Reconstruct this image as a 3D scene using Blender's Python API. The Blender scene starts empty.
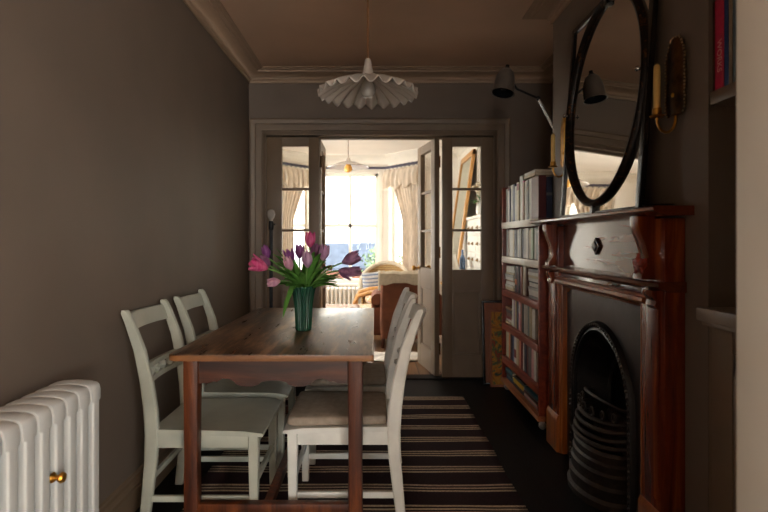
import bpy, bmesh, math, random
from mathutils import Vector, Matrix
random.seed(7)
PI = math.pi
sc = bpy.context.scene
COL = sc.collection

# ---------------------------------------------------------------- materials
def lin(c):
    r = []
    for v in c[:3]:
        v = v / 255.0
        r.append(v / 12.92 if v <= 0.04045 else ((v + 0.055) / 1.055) ** 2.4)
    return (r[0], r[1], r[2], 1.0)

def base_mat(name, rough=0.5, metal=0.0, spec=0.5):
    m = bpy.data.materials.new(name)
    m.use_nodes = True
    nt = m.node_tree
    b = nt.nodes['Principled BSDF']
    b.inputs['Roughness'].default_value = rough
    b.inputs['Metallic'].default_value = metal
    b.inputs['Specular IOR Level'].default_value = spec
    return m, nt, b

def N(nt, kind, **kw):
    n = nt.nodes.new(kind)
    for k, v in kw.items():
        if k in n.inputs.keys():
            n.inputs[k].default_value = v
        else:
            setattr(n, k, v)
    return n

def coords(nt, scale=(1, 1, 1), rot=(0, 0, 0), src='Object'):
    tc = nt.nodes.new('ShaderNodeTexCoord')
    mp = nt.nodes.new('ShaderNodeMapping')
    mp.inputs['Scale'].default_value = scale
    mp.inputs['Rotation'].default_value = rot
    nt.links.new(tc.outputs[src], mp.inputs['Vector'])
    return mp.outputs['Vector']

def ramp(nt, stops, interp='LINEAR'):
    r = nt.nodes.new('ShaderNodeValToRGB')
    cr = r.color_ramp
    cr.interpolation = interp
    while len(cr.elements) < len(stops):
        cr.elements.new(0.5)
    for e, (p, c) in zip(cr.elements, stops):
        e.position = p
        e.color = lin(c)
    return r

def add_bump(nt, b, val, strength=0.1, dist=0.01):
    bp = nt.nodes.new('ShaderNodeBump')
    bp.inputs['Strength'].default_value = strength
    bp.inputs['Distance'].default_value = dist
    nt.links.new(val, bp.inputs['Height'])
    nt.links.new(bp.outputs['Normal'], b.inputs['Normal'])

def paint(name, c, rough=0.5, var=0.08, scale=6, bump=0.05, metal=0.0, spec=0.5, bscale=60):
    m, nt, b = base_mat(name, rough, metal, spec)
    v = coords(nt, (scale,) * 3)
    n = N(nt, 'ShaderNodeTexNoise', Scale=1.0, Detail=4.0)
    nt.links.new(v, n.inputs['Vector'])
    a = tuple(max(0, x * (1 - var)) for x in c)
    d = tuple(min(255, x * (1 + var)) for x in c)
    r = ramp(nt, [(0.3, a), (0.7, d)])
    nt.links.new(n.outputs['Fac'], r.inputs['Fac'])
    nt.links.new(r.outputs['Color'], b.inputs['Base Color'])
    if bump:
        n2 = N(nt, 'ShaderNodeTexNoise', Scale=bscale / scale, Detail=3.0)
        nt.links.new(v, n2.inputs['Vector'])
        add_bump(nt, b, n2.outputs['Fac'], bump, 0.004)
    return m

def wood(name, dark, mid, light, stretch=(30, 1.5, 30), rough=0.4, bump=0.15, spec=0.5, wear=None):
    m, nt, b = base_mat(name, rough, 0, spec)
    v = coords(nt, stretch)
    n = N(nt, 'ShaderNodeTexNoise', Scale=1.0, Detail=6.0, Roughness=0.65, Distortion=0.6)
    nt.links.new(v, n.inputs['Vector'])
    r = ramp(nt, [(0.28, dark), (0.5, mid), (0.72, light)])
    nt.links.new(n.outputs['Fac'], r.inputs['Fac'])
    col = r.outputs['Color']
    if wear:
        v2 = coords(nt, (16, 2.6, 16))
        n2 = N(nt, 'ShaderNodeTexNoise', Scale=1.0, Detail=8.0, Roughness=0.7)
        nt.links.new(v2, n2.inputs['Vector'])
        r2 = ramp(nt, [(0.47, (0, 0, 0)), (0.64, (255, 255, 255))])
        nt.links.new(n2.outputs['Fac'], r2.inputs['Fac'])
        mx = nt.nodes.new('ShaderNodeMixRGB')
        nt.links.new(r2.outputs['Color'], mx.inputs['Fac'])
        nt.links.new(col, mx.inputs['Color1'])
        mx.inputs['Color2'].default_value = lin(wear)
        col = mx.outputs['Color']
        rr = N(nt, 'ShaderNodeMapRange')
        rr.inputs['To Min'].default_value = rough - 0.03
        rr.inputs['To Max'].default_value = rough + 0.06
        nt.links.new(n2.outputs['Fac'], rr.inputs['Value'])
        nt.links.new(rr.outputs['Result'], b.inputs['Roughness'])
    nt.links.new(col, b.inputs['Base Color'])
    add_bump(nt, b, n.outputs['Fac'], bump, 0.003)
    return m

def glass_mat(name, tint=(250, 250, 248)):
    m = bpy.data.materials.new(name)
    m.use_nodes = True
    nt = m.node_tree
    nt.nodes.remove(nt.nodes['Principled BSDF'])
    out = nt.nodes['Material Output']
    tr = nt.nodes.new('ShaderNodeBsdfTransparent')
    tr.inputs['Color'].default_value = lin(tint)
    gl = nt.nodes.new('ShaderNodeBsdfGlossy')
    gl.inputs['Roughness'].default_value = 0.02
    fr = nt.nodes.new('ShaderNodeFresnel')
    fr.inputs['IOR'].default_value = 1.35
    mx = nt.nodes.new('ShaderNodeMixShader')
    ge = nt.nodes.new('ShaderNodeNewGeometry')
    iv = nt.nodes.new('ShaderNodeMath'); iv.operation = 'SUBTRACT'; iv.inputs[0].default_value = 1.0
    nt.links.new(ge.outputs['Backfacing'], iv.inputs[1])
    ml = nt.nodes.new('ShaderNodeMath'); ml.operation = 'MULTIPLY'
    nt.links.new(fr.outputs['Fac'], ml.inputs[0]); nt.links.new(iv.outputs[0], ml.inputs[1])
    nt.links.new(ml.outputs[0], mx.inputs['Fac'])
    nt.links.new(tr.outputs['BSDF'], mx.inputs[1])
    nt.links.new(gl.outputs['BSDF'], mx.inputs[2])
    nt.links.new(mx.outputs['Shader'], out.inputs['Surface'])
    return m

def thin_cloth(name, c, trans=0.35, var=0.06):
    m = bpy.data.materials.new(name)
    m.use_nodes = True
    nt = m.node_tree
    b = nt.nodes['Principled BSDF']
    b.inputs['Roughness'].default_value = 0.85
    b.inputs['Specular IOR Level'].default_value = 0.1
    v = coords(nt, (25, 25, 8))
    n = N(nt, 'ShaderNodeTexNoise', Scale=1.0, Detail=3.0)
    nt.links.new(v, n.inputs['Vector'])
    r = ramp(nt, [(0.3, tuple(x * (1 - var) for x in c)), (0.7, tuple(min(255, x * (1 + var)) for x in c))])
    nt.links.new(n.outputs['Fac'], r.inputs['Fac'])
    nt.links.new(r.outputs['Color'], b.inputs['Base Color'])
    tl = nt.nodes.new('ShaderNodeBsdfTranslucent')
    nt.links.new(r.outputs['Color'], tl.inputs['Color'])
    mx = nt.nodes.new('ShaderNodeMixShader')
    mx.inputs['Fac'].default_value = trans
    nt.links.new(b.outputs['BSDF'], mx.inputs[1])
    nt.links.new(tl.outputs['BSDF'], mx.inputs[2])
    nt.links.new(mx.outputs['Shader'], nt.nodes['Material Output'].inputs['Surface'])
    return m

def boards(name, c1, c2, gap, along='Y', width=0.12, rough=0.45, bump=0.3):
    m, nt, b = base_mat(name, rough, 0, 0.5 if max(c1) > 60 else 0.12)
    tc = nt.nodes.new('ShaderNodeTexCoord')
    mp = nt.nodes.new('ShaderNodeMapping')
    mp.inputs['Rotation'].default_value = (0, 0, PI / 2 if along == 'Y' else 0)
    nt.links.new(tc.outputs['Object'], mp.inputs['Vector'])
    br = nt.nodes.new('ShaderNodeTexBrick')
    br.inputs['Scale'].default_value = 1.0
    br.inputs['Brick Width'].default_value = 2.2
    br.inputs['Row Height'].default_value = width
    br.inputs['Mortar Size'].default_value = 0.004
    br.inputs['Color1'].default_value = lin(c1)
    br.inputs['Color2'].default_value = lin(c2)
    br.inputs['Mortar'].default_value = lin(gap)
    nt.links.new(mp.outputs['Vector'], br.inputs['Vector'])
    mp2 = nt.nodes.new('ShaderNodeMapping')
    mp2.inputs['Scale'].default_value = (2, 26, 10)
    nt.links.new(mp.outputs['Vector'], mp2.inputs['Vector'])
    n = N(nt, 'ShaderNodeTexNoise', Scale=1.0, Detail=5.0, Roughness=0.65)
    nt.links.new(mp2.outputs['Vector'], n.inputs['Vector'])
    r = ramp(nt, [(0.3, (150, 150, 150)), (0.7, (255, 255, 255))])
    nt.links.new(n.outputs['Fac'], r.inputs['Fac'])
    mx = nt.nodes.new('ShaderNodeMixRGB')
    mx.blend_type = 'MULTIPLY'
    mx.inputs['Fac'].default_value = 0.8
    nt.links.new(br.outputs['Color'], mx.inputs['Color1'])
    nt.links.new(r.outputs['Color'], mx.inputs['Color2'])
    nt.links.new(mx.outputs['Color'], b.inputs['Base Color'])
    ad = nt.nodes.new('ShaderNodeMath')
    ad.operation = 'SUBTRACT'
    nt.links.new(n.outputs['Fac'], ad.inputs[0])
    nt.links.new(br.outputs['Fac'], ad.inputs[1])
    add_bump(nt, b, ad.outputs[0], bump, 0.004)
    return m

def stripes(name, bg, line, bands, axis='Y', rough=0.9, wob=0.006, src='Object'):
    """bands: list of (offset, width) within a unit period given by bands[0] = period"""
    period, lines = bands
    m, nt, b = base_mat(name, rough, 0, 0.15)
    tc = nt.nodes.new('ShaderNodeTexCoord')
    sp = nt.nodes.new('ShaderNodeSeparateXYZ')
    nt.links.new(tc.outputs[src], sp.inputs[0])
    wn = N(nt, 'ShaderNodeTexNoise', Scale=2.2, Detail=2.0)
    nt.links.new(tc.outputs[src], wn.inputs['Vector'])
    ml = nt.nodes.new('ShaderNodeMath'); ml.operation = 'MULTIPLY_ADD'
    ml.inputs[1].default_value = wob * 6
    nt.links.new(wn.outputs['Fac'], ml.inputs[0])
    nt.links.new(sp.outputs[axis], ml.inputs[2])
    dv = nt.nodes.new('ShaderNodeMath'); dv.operation = 'DIVIDE'
    dv.inputs[1].default_value = period
    nt.links.new(ml.outputs[0], dv.inputs[0])
    fr = nt.nodes.new('ShaderNodeMath'); fr.operation = 'FRACT'
    nt.links.new(dv.outputs[0], fr.inputs[0])
    stops = [(0.0, bg)]
    for o, w in lines:
        stops += [(o, line), (o + w, bg)]
    r = ramp(nt, stops, 'CONSTANT')
    nt.links.new(fr.outputs[0], r.inputs['Fac'])
    v = coords(nt, (160, 160, 160))
    n = N(nt, 'ShaderNodeTexNoise', Scale=1.0, Detail=3.0)
    nt.links.new(v, n.inputs['Vector'])
    r2 = ramp(nt, [(0.3, (165, 165, 165)), (0.7, (255, 255, 255))])
    nt.links.new(n.outputs['Fac'], r2.inputs['Fac'])
    mx = nt.nodes.new('ShaderNodeMixRGB'); mx.blend_type = 'MULTIPLY'; mx.inputs['Fac'].default_value = 1
    nt.links.new(r.outputs['Color'], mx.inputs['Color1'])
    nt.links.new(r2.outputs['Color'], mx.inputs['Color2'])
    nt.links.new(mx.outputs['Color'], b.inputs['Base Color'])
    add_bump(nt, b, n.outputs['Fac'], 0.4, 0.003)
    return m

def patches(name, cols, scale=8, rough=0.8, detail=2.0):
    m, nt, b = base_mat(name, rough, 0, 0.2)
    v = coords(nt, (scale,) * 3)
    n = N(nt, 'ShaderNodeTexNoise', Scale=1.0, Detail=detail, Roughness=0.6, Distortion=1.2)
    nt.links.new(v, n.inputs['Vector'])
    k = len(cols)
    r = ramp(nt, [(0.3 + 0.4 * i / (k - 1), c) for i, c in enumerate(cols)])
    nt.links.new(n.outputs['Fac'], r.inputs['Fac'])
    nt.links.new(r.outputs['Color'], b.inputs['Base Color'])
    return m

# ---------------------------------------------------------------- mesh helpers
class MB:
    def __init__(self):
        self.bm = bmesh.new()
    def box(self, x0, x1, y0, y1, z0, z1, bev=0.0, rot=None, seg=2):
        t = bmesh.new()
        bmesh.ops.create_cube(t, size=1.0)
        M = Matrix.Translation(((x0 + x1) / 2, (y0 + y1) / 2, (z0 + z1) / 2)) @ Matrix.Diagonal((abs(x1 - x0), abs(y1 - y0), abs(z1 - z0), 1))
        bmesh.ops.transform(t, matrix=M, verts=t.verts)
        if bev:
            bmesh.ops.bevel(t, geom=list(t.edges), offset=bev, segments=seg, profile=0.6, affect='EDGES', clamp_overlap=True)
        if rot:
            bmesh.ops.transform(t, matrix=rot, verts=t.verts)
        self.merge(t)
        return self
    def merge(self, t):
        me = bpy.data.meshes.new('tmp')
        t.to_mesh(me); t.free()
        self.bm.from_mesh(me)
        bpy.data.meshes.remove(me)
    def loops(self, rings, cap=True, closed_ring=True, closed_path=False):
        vs = [[self.bm.verts.new(p) for p in r] for r in rings]
        n = len(vs[0])
        rng = range(len(vs)) if closed_path else range(len(vs) - 1)
        for i in rng:
            a, b = vs[i], vs[(i + 1) % len(vs)]
            for j in range(n if closed_ring else n - 1):
                k = (j + 1) % n
                try:
                    self.bm.faces.new((a[j], a[k], b[k], b[j]))
                except ValueError:
                    pass
        if cap and closed_ring and not closed_path:
            for r in (vs[0], vs[-1]):
                try:
                    self.bm.faces.new(r)
                except ValueError:
                    pass
        return self
    def tube(self, pts, rad, seg=10, closed=False, cap=True):
        pts = [Vector(p) for p in pts]
        n = len(pts)
        if not hasattr(rad, '__len__'):
            rad = [rad] * n
        rings = []
        prev = None
        for i, p in enumerate(pts):
            if closed:
                t = pts[(i + 1) % n] - pts[i - 1]
            else:
                t = pts[min(i + 1, n - 1)] - pts[max(i - 1, 0)]
            t.normalize()
            if prev is None:
                u = t.orthogonal().normalized()
            else:
                u = prev - t * prev.dot(t)
                u = u.normalized() if u.length > 1e-6 else t.orthogonal().normalized()
            prev = u
            w = t.cross(u)
            rings.append([p + (u * math.cos(2 * PI * k / seg) + w * math.sin(2 * PI * k / seg)) * rad[i] for k in range(seg)])
        self.loops(rings, cap and not closed, True, closed)
        return self
    def lathe(self, prof, c=(0, 0, 0), seg=24, axis='Z', M=None, sx=1, sy=1):
        rings = []
        for r, h in prof:
            ring = []
            for k in range(seg):
                a = 2 * PI * k / seg
                x, y = r * math.cos(a) * sx, r * math.sin(a) * sy
                p = Vector((x, y, h)) if axis == 'Z' else (Vector((h, x, y)) if axis == 'X' else Vector((x, h, y)))
                if M is not None:
                    p = M @ p
                ring.append(p + Vector(c))
            rings.append(ring)
        self.loops(rings, True)
        return self
    def prism(self, poly, plane, a, b, bev=0.0):
        """extrude 2-D polygon; plane 'XZ' extrudes along Y, 'YZ' along X, 'XY' along Z"""
        def P(u, v, w):
            return {'XZ': (u, w, v), 'YZ': (w, u, v), 'XY': (u, v, w)}[plane]
        t = bmesh.new()
        A = [t.verts.new(P(u, v, a)) for u, v in poly]
        B = [t.verts.new(P(u, v, b)) for u, v in poly]
        t.faces.new(A); t.faces.new(list(reversed(B)))
        n = len(poly)
        for i in range(n):
            j = (i + 1) % n
            t.faces.new((A[i], B[i], B[j], A[j]))
        bmesh.ops.recalc_face_normals(t, faces=t.faces)
        if bev:
            es = [e for e in t.edges if (e.verts[0] in A) == (e.verts[1] in A)]
            bmesh.ops.bevel(t, geom=es, offset=bev, segments=2, profile=0.6, affect='EDGES', clamp_overlap=True)
        self.merge(t)
        return self
    def grid(self, f, nu, nv):
        vs = [[self.bm.verts.new(f(i / nu, j / nv)) for j in range(nv + 1)] for i in range(nu + 1)]
        for i in range(nu):
            for j in range(nv):
                self.bm.faces.new((vs[i][j], vs[i + 1][j], vs[i + 1][j + 1], vs[i][j + 1]))
        return self
    def ball(self, c, r, seg=12, sc_=(1, 1, 1), M=None):
        t = bmesh.new()
        bmesh.ops.create_uvsphere(t, u_segments=seg, v_segments=max(6, seg // 2 + 2), radius=r)
        MM = Matrix.Translation(c) @ (M or Matrix.Identity(4)) @ Matrix.Diagonal((*sc_, 1))
        bmesh.ops.transform(t, matrix=MM, verts=t.verts)
        self.merge(t)
        return self
    def build(self, name, mat, parent=None, smooth=True, auto=35, solid=0.0, loc=None):
        bm = self.bm
        bmesh.ops.recalc_face_normals(bm, faces=bm.faces)
        me = bpy.data.meshes.new(name)
        bm.to_mesh(me); bm.free()
        if smooth:
            for p in me.polygons:
                p.use_smooth = True
            try:
                me.set_sharp_from_angle(angle=math.radians(auto))
            except Exception:
                pass
        o = bpy.data.objects.new(name, me)
        COL.objects.link(o)
        if mat is not None:
            me.materials.append(mat)
        if parent is not None:
            o.parent = parent
        if loc is not None:
            o.location = loc
        if solid:
            md = o.modifiers.new('solid', 'SOLIDIFY')
            md.thickness = solid
            md.offset = 0
        return o

def tag(o, label, cat, group=None):
    o['label'] = label
    o['category'] = cat
    if group:
        o['group'] = group
    return o

def thing(name, label, cat, loc=(0, 0, 0), rz=0.0, group=None):
    o = bpy.data.objects.new(name, None)
    o.empty_display_size = 0.1
    COL.objects.link(o)
    o.location = loc
    o.rotation_euler = (0, 0, rz)
    return tag(o, label, cat, group)

def struct(mb, name, mat, smooth=False, **k):
    o = mb.build(name, mat, None, smooth, **k)
    o['kind'] = 'structure'
    return o

def kids(o):
    return [c for c in COL.objects if c.parent == o]

def dup(root, loc, rz, label, group=None):
    r = root.copy(); COL.objects.link(r)
    r.location = loc; r.rotation_euler = (0, 0, rz); r['label'] = label
    if group:
        r['group'] = group
    for ch in kids(root):
        c = ch.copy(); COL.objects.link(c); c.parent = r
        for g in kids(ch):
            d = g.copy(); COL.objects.link(d); d.parent = c
    return r

def sweep(mb, path, prof, closed=False):
    """mitred sweep: path = plan points, prof = (offset to the left of travel, z)"""
    P = [Vector(p) for p in path]
    n = len(P)
    rings = []
    for i in range(n):
        d0 = (P[i] - P[i - 1]).normalized() if i > 0 or closed else None
        d1 = (P[(i + 1) % n] - P[i]).normalized() if i < n - 1 or closed else None
        if d0 is None: d0 = d1
        if d1 is None: d1 = d0
        n0 = Vector((-d0.y, d0.x)); n1 = Vector((-d1.y, d1.x))
        mv = (n0 + n1)
        mv = mv / max(1e-6, (1 + n0.dot(n1)))
        rings.append([(P[i].x + mv.x * o, P[i].y + mv.y * o, z) for o, z in prof])
    mb.loops(rings, True, True, closed)
    return mb

# ---------------------------------------------------------------- palette
M = {}
M['wall'] = paint('wall_taupe_paint', (115, 101, 89), 0.55, 0.04, 2.0, 0.06)
M['ceil'] = paint('ceiling_taupe_paint', (204, 172, 148), 0.7, 0.03, 2.0, 0.04)
M['trim'] = paint('trim_taupe_eggshell', (120, 101, 81), 0.42, 0.04, 4.0, 0.03)
M['cornice'] = paint('cornice_paint', (170, 144, 121), 0.55, 0.03, 4.0, 0.03)
M['cream_wall'] = paint('cream_wall_paint', (232, 226, 217), 0.7, 0.03, 2.0, 0.03)
M['white_ceil'] = paint('white_ceiling_paint', (236, 230, 220), 0.8, 0.02, 2.0, 0.02)
M['white_trim'] = paint('white_trim_gloss', (228, 222, 210), 0.4, 0.02, 4.0, 0.02)
M['jamb'] = paint('jamb_offwhite_paint', (222, 218, 209), 0.5, 0.02, 3.0, 0.02)
M['floor_black'] = boards('black_painted_boards', (11, 10, 11), (15, 13, 13), (3, 3, 3), 'Y', 0.14, 0.42, 0.25)
M['floor_oak'] = boards('oak_boards', (158, 118, 84), (142, 104, 72), (66, 46, 30), 'Y', 0.10, 0.4, 0.2)
M['oak_plain'] = wood('plain_oak', (150, 112, 70), (172, 130, 84), (190, 150, 100))
M['glass'] = glass_mat('window_glass')
M['rad_white'] = paint('radiator_white_enamel', (206, 206, 202), 0.35, 0.02, 8, 0.03)
M['brass'] = paint('aged_brass', (190, 140, 62), 0.28, 0.15, 20, 0.05, 1.0)
M['dark_brass'] = paint('dark_patinated_brass', (84, 56, 30), 0.34, 0.4, 22, 0.2, 1.0, bscale=40)
M['dull_brass'] = paint('dull_brass', (150, 126, 92), 0.5, 0.1, 20, 0.05, 0.6)
M['chrome'] = paint('brushed_steel', (170, 168, 165), 0.25, 0.05, 10, 0.0, 1.0)
M['dark_metal'] = paint('dark_grey_enamel', (112, 103, 95), 0.28, 0.08, 10, 0.02, 0.25)
M['lamp_inside'] = paint('dark_glossy_reflector', (38, 40, 46), 0.12, 0.05, 10, 0.0, 0.7)
M['black_metal'] = paint('black_metal', (20, 20, 22), 0.4, 0.1, 10, 0.03, 0.2)
M['table_top'] = wood('worn_dark_table_top', (40, 24, 14), (76, 48, 29), (112, 76, 48), (26, 1.6, 26), 0.27, 0.16, 0.9, wear=(158, 120, 84))
M['table_edge'] = wood('worn_light_wood_edge', (96, 58, 30), (134, 86, 46), (164, 116, 66), (3, 30, 30), 0.45)
M['table_leg'] = wood('reddish_brown_table_wood', (36, 14, 6), (80, 36, 13), (124, 66, 28), (24, 24, 2.0), 0.42, 0.25)
M['table_apron'] = wood('dark_reddish_table_wood', (30, 12, 6), (60, 27, 13), (94, 48, 24), (2.0, 24, 24), 0.42, 0.25)
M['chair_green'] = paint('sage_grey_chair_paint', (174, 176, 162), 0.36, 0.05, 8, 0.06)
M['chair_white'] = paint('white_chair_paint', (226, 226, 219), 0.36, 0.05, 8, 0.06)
M['pad'] = paint('beige_linen', (160, 147, 132), 0.9, 0.06, 40, 0.5, 0, 0.1, 400)
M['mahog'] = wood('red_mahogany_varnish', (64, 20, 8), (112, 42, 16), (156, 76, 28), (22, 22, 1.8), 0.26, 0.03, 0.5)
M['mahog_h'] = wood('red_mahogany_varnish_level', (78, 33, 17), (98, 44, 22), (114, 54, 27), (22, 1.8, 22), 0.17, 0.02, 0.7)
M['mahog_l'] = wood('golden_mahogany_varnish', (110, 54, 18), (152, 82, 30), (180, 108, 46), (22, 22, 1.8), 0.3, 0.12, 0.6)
M['iron'] = paint('black_cast_iron', (24, 23, 24), 0.42, 0.2, 14, 0.25, 0.35, 0.5, 60)
M['iron_worn'] = paint('worn_cast_iron', (46, 38, 33), 0.5, 0.3, 30, 0.4, 0.4, 0.5, 90)
M['soot'] = paint('sooty_fireback', (14, 12, 12), 0.85, 0.2, 10, 0.2)
M['ebony'] = paint('ebonised_frame', (16, 13, 12), 0.25, 0.3, 12, 0.15)
M['ebony_gilt'] = patches('ebonised_wood_with_gilt_wear', [(14, 11, 10), (18, 14, 12), (30, 20, 12), (110, 70, 30)], 26, 0.28, 5.0)
M['mirror'] = paint('mirror_silver', (224, 222, 216), 0.015, 0.0, 1, 0.0, 1.0)
M['wax'] = paint('yellow_wax', (232, 196, 116), 0.5, 0.05, 8, 0.02)
M['bookcase'] = wood('red_stained_bookcase', (84, 28, 14), (122, 44, 21), (148, 66, 32), (22, 2, 22), 0.35, 0.1)
M['bookcase_pale'] = wood('pale_bookcase_bottom_board', (120, 66, 36), (150, 88, 50), (172, 110, 66), (22, 2, 22), 0.35, 0.1)
M['lip_glare'] = wood('glare_pale_shelf_lip', (150, 134, 120), (184, 170, 154), (202, 190, 174), (40, 6, 40), 0.28, 0.1)  # glare on the upper shelf lips, painted as a pale colour
M['castor'] = paint('worn_pale_castor', (150, 142, 134), 0.35, 0.15, 30, 0.05, 0.3)
M['pages'] = paint('paper_pages', (206, 196, 176), 0.9, 0.06, 60, 0.1)
M['shade_white'] = paint('white_porcelain_shade', (186, 176, 166), 0.2, 0.02, 8, 0.0)
M['bulb'] = paint('opal_bulb', (170, 164, 156), 0.2, 0.02, 8, 0.0)
M['cord'] = paint('brown_fabric_flex', (120, 78, 44), 0.8, 0.1, 60, 0.1)
M['vase'] = paint('green_glazed_ceramic', (26, 66, 48), 0.16, 0.12, 10, 0.02)
M['leaf'] = thin_cloth('tulip_leaf_green', (92, 142, 62), 0.35, 0.22)
M['stem'] = paint('tulip_stem_green', (104, 146, 72), 0.5, 0.1, 20, 0.02)
M['terracotta'] = paint('terracotta_velvet', (118, 74, 54), 0.85, 0.12, 8, 0.2, 0, 0.2)
M['throw'] = paint('cream_throw', (206, 192, 168), 0.9, 0.05, 30, 0.4, 0, 0.1, 300)
M['rattan'] = stripes('honey_rattan_weave', (206, 172, 118), (168, 126, 74), (0.03, [(0.55, 0.45)]), 'Z', 0.6)
M['floral'] = patches('floral_cushion_cloth', [(236, 226, 208), (222, 160, 86), (240, 232, 220), (196, 128, 60)], 12)
M['kilim'] = patches('kilim_ottoman_cloth', [(150, 84, 60), (226, 214, 200), (150, 110, 80), (236, 230, 222)], 7)
M['blue_stripe'] = stripes('blue_white_stripe_cloth', (228, 226, 222), (138, 152, 176), (0.05, [(0.5, 0.4)]), 'Z')
M['curtain'] = thin_cloth('cream_curtain_linen', (222, 209, 192), 0.12)
M['pole'] = paint('blue_black_pole', (62, 60, 78), 0.35, 0.08, 10, 0.0)
M['fleece'] = paint('white_fleece', (232, 222, 208), 0.95, 0.06, 30, 0.8, 0, 0.05, 120)
M['chest_white'] = paint('white_chest_paint', (228, 222, 212), 0.45, 0.02, 6, 0.03)
M['gilt'] = wood('gilt_pine_frame', (170, 116, 60), (200, 146, 84), (216, 170, 110), (20, 20, 2), 0.4)
M['old_mirror'] = paint('pale_green_mirror_glass', (206, 214, 200), 0.1, 0.03, 3, 0.0, 1.0)
M['plant'] = paint('house_plant_leaf', (62, 104, 44), 0.5, 0.2, 14, 0.05)
M['white_china'] = paint('white_china', (232, 228, 220), 0.2, 0.02, 6, 0.0)
M['slate'] = paint('blue_grey_slate', (54, 59, 67), 0.9, 0.12, 6, 0.2, 0, 0.02)
M['render_wall'] = paint('pale_rendered_facade', (226, 220, 206), 0.8, 0.04, 3, 0.1)
M['brick'] = paint('orange_brick', (96, 60, 44), 0.85, 0.12, 12, 0.2)
M['tarmac'] = paint('grey_street', (80, 78, 76), 0.9, 0.06, 3, 0.2)
M['far_pane'] = paint('pale_far_window_pane', (150, 156, 162), 0.3, 0.03, 4, 0)
M['shrub'] = paint('garden_shrub_leaf', (58, 76, 38), 0.7, 0.25, 10, 0.2)
M['painting'] = patches('abstract_painting', [(36, 70, 58), (150, 96, 40), (190, 130, 44), (60, 100, 70), (150, 60, 40), (30, 60, 90)], 11, 0.5, 3.0)
M['mount'] = wood('orange_wood_mount', (112, 58, 30), (140, 78, 42), (156, 96, 56), (20, 20, 3), 0.5)
M['rug'] = stripes('striped_kilim_rug', (58, 38, 42), (232, 208, 180), (0.2, [(0.27, 0.08), (0.42, 0.07), (0.56, 0.08)]), 'Y', 0.95, 0.005)
M['amber'] = paint('amber_glass_bulb', (236, 176, 84), 0.2, 0.05, 8, 0.0)
# ================================================================ room shell
ZC = 2.67
LW = -1.095           # left wall plane
DW = 4.45             # door wall plane (front face)
CHX = 1.12            # chimney breast front
CH0, CH1 = 1.72, 3.22
ALX = 1.54            # alcove wall
FL, FR, FY = -2.25, 1.62, 8.2   # far sitting room: left, right, front wall
BAY = [(-1.66, 8.2), (-1.09, 8.9), (0.226, 8.9), (0.80, 8.2)]

struct(MB().box(-2.4, 2.2, 0.74, DW + 0.06, -0.1, 0.0), 'floor_dining', M['floor_black'])
struct(MB().box(-2.4, 2.2, -4.1, 0.74, -0.1, 0.0), 'floor_kitchen', M['jamb'])
struct(MB().box(-2.4, 2.2, DW + 0.06, 9.2, -0.1, -0.001), 'floor_sitting', M['floor_oak'])
struct(MB().box(-2.4, 2.2, -4.1, DW + 0.12, ZC, ZC + 0.1), 'ceiling_dining', M['ceil'])
struct(MB().box(-2.4, 2.2, DW + 0.12, 9.2, ZC, ZC + 0.1), 'ceiling_sitting', M['white_ceil'])
struct(MB().box(LW - 0.12, LW, -4.1, DW, 0, ZC), 'wall_left', M['wall'])
# wall with the glazed doors: side cheeks and the head above
struct(MB().box(FL - 0.1, -0.965, DW, DW + 0.12, 0, ZC).box(1.05, FR + 0.1, DW, DW + 0.12, 0, ZC)
       .box(-0.965, 1.05, DW, DW + 0.12, 2.135, ZC), 'wall_back', M['wall'])
struct(MB().box(FL - 0.1, -0.965, DW + 0.121, DW + 0.13, 0, ZC).box(1.05, FR + 0.1, DW + 0.121, DW + 0.13, 0, ZC)
       .box(-0.965, 1.05, DW + 0.121, DW + 0.13, 2.135, ZC), 'wall_sitting_rear', M['cream_wall'])
struct(MB().box(ALX, ALX + 0.1, 0.72, DW, 0, ZC), 'wall_right', M['wall'])
# chimney breast with the fireplace hole left open
struct(MB().box(CHX, ALX, CH0, 2.10, 0, ZC).box(CHX, ALX, 2.82, CH1, 0, ZC).box(CHX, ALX, 2.10, 2.82, 0.86, ZC)
       .box(ALX - 0.06, ALX, 2.10, 2.82, 0, 0.86), 'wall_chimney', M['wall'])
# near doorway to the kitchen where the camera stands
struct(MB().box(0.60, 1.66, 0.70, 0.80, 0, ZC).box(LW, 0.60, 0.70, 0.80, 2.48, ZC), 'wall_near', M['wall'])
struct(MB().box(0.573, 0.66, 0.675, 0.815, 0, ZC, 0.006).box(0.60, 0.70, 0.66, 0.675, 0, ZC, 0.004).box(LW, 0.60, 0.675, 0.815, 2.43, 2.5, 0.006), 'trim_1', M['jamb'], True)
# kitchen side
V0, V1 = -3.7, -1.5
struct(MB().box(1.66, 1.76, -4.1, V0, 0, ZC).box(1.66, 1.76, V1, 0.72, 0, ZC).box(1.66, 1.76, V0, V1, 0, 0.3).box(1.66, 1.76, V0, V1, 2.5, ZC), 'wall_kitchen', M['cream_wall'])
W0, W1, WS, WH = -0.95, -0.2, 0.75, 2.35
struct(MB().box(LW - 0.12, W0, -4.1, -4.0, 0, ZC).box(W1, 1.76, -4.1, -4.0, 0, ZC).box(W0, W1, -4.1, -4.0, 0, WS)
       .box(W0, W1, -4.1, -4.0, WH, ZC), 'wall_rear', M['cream_wall'])
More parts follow.
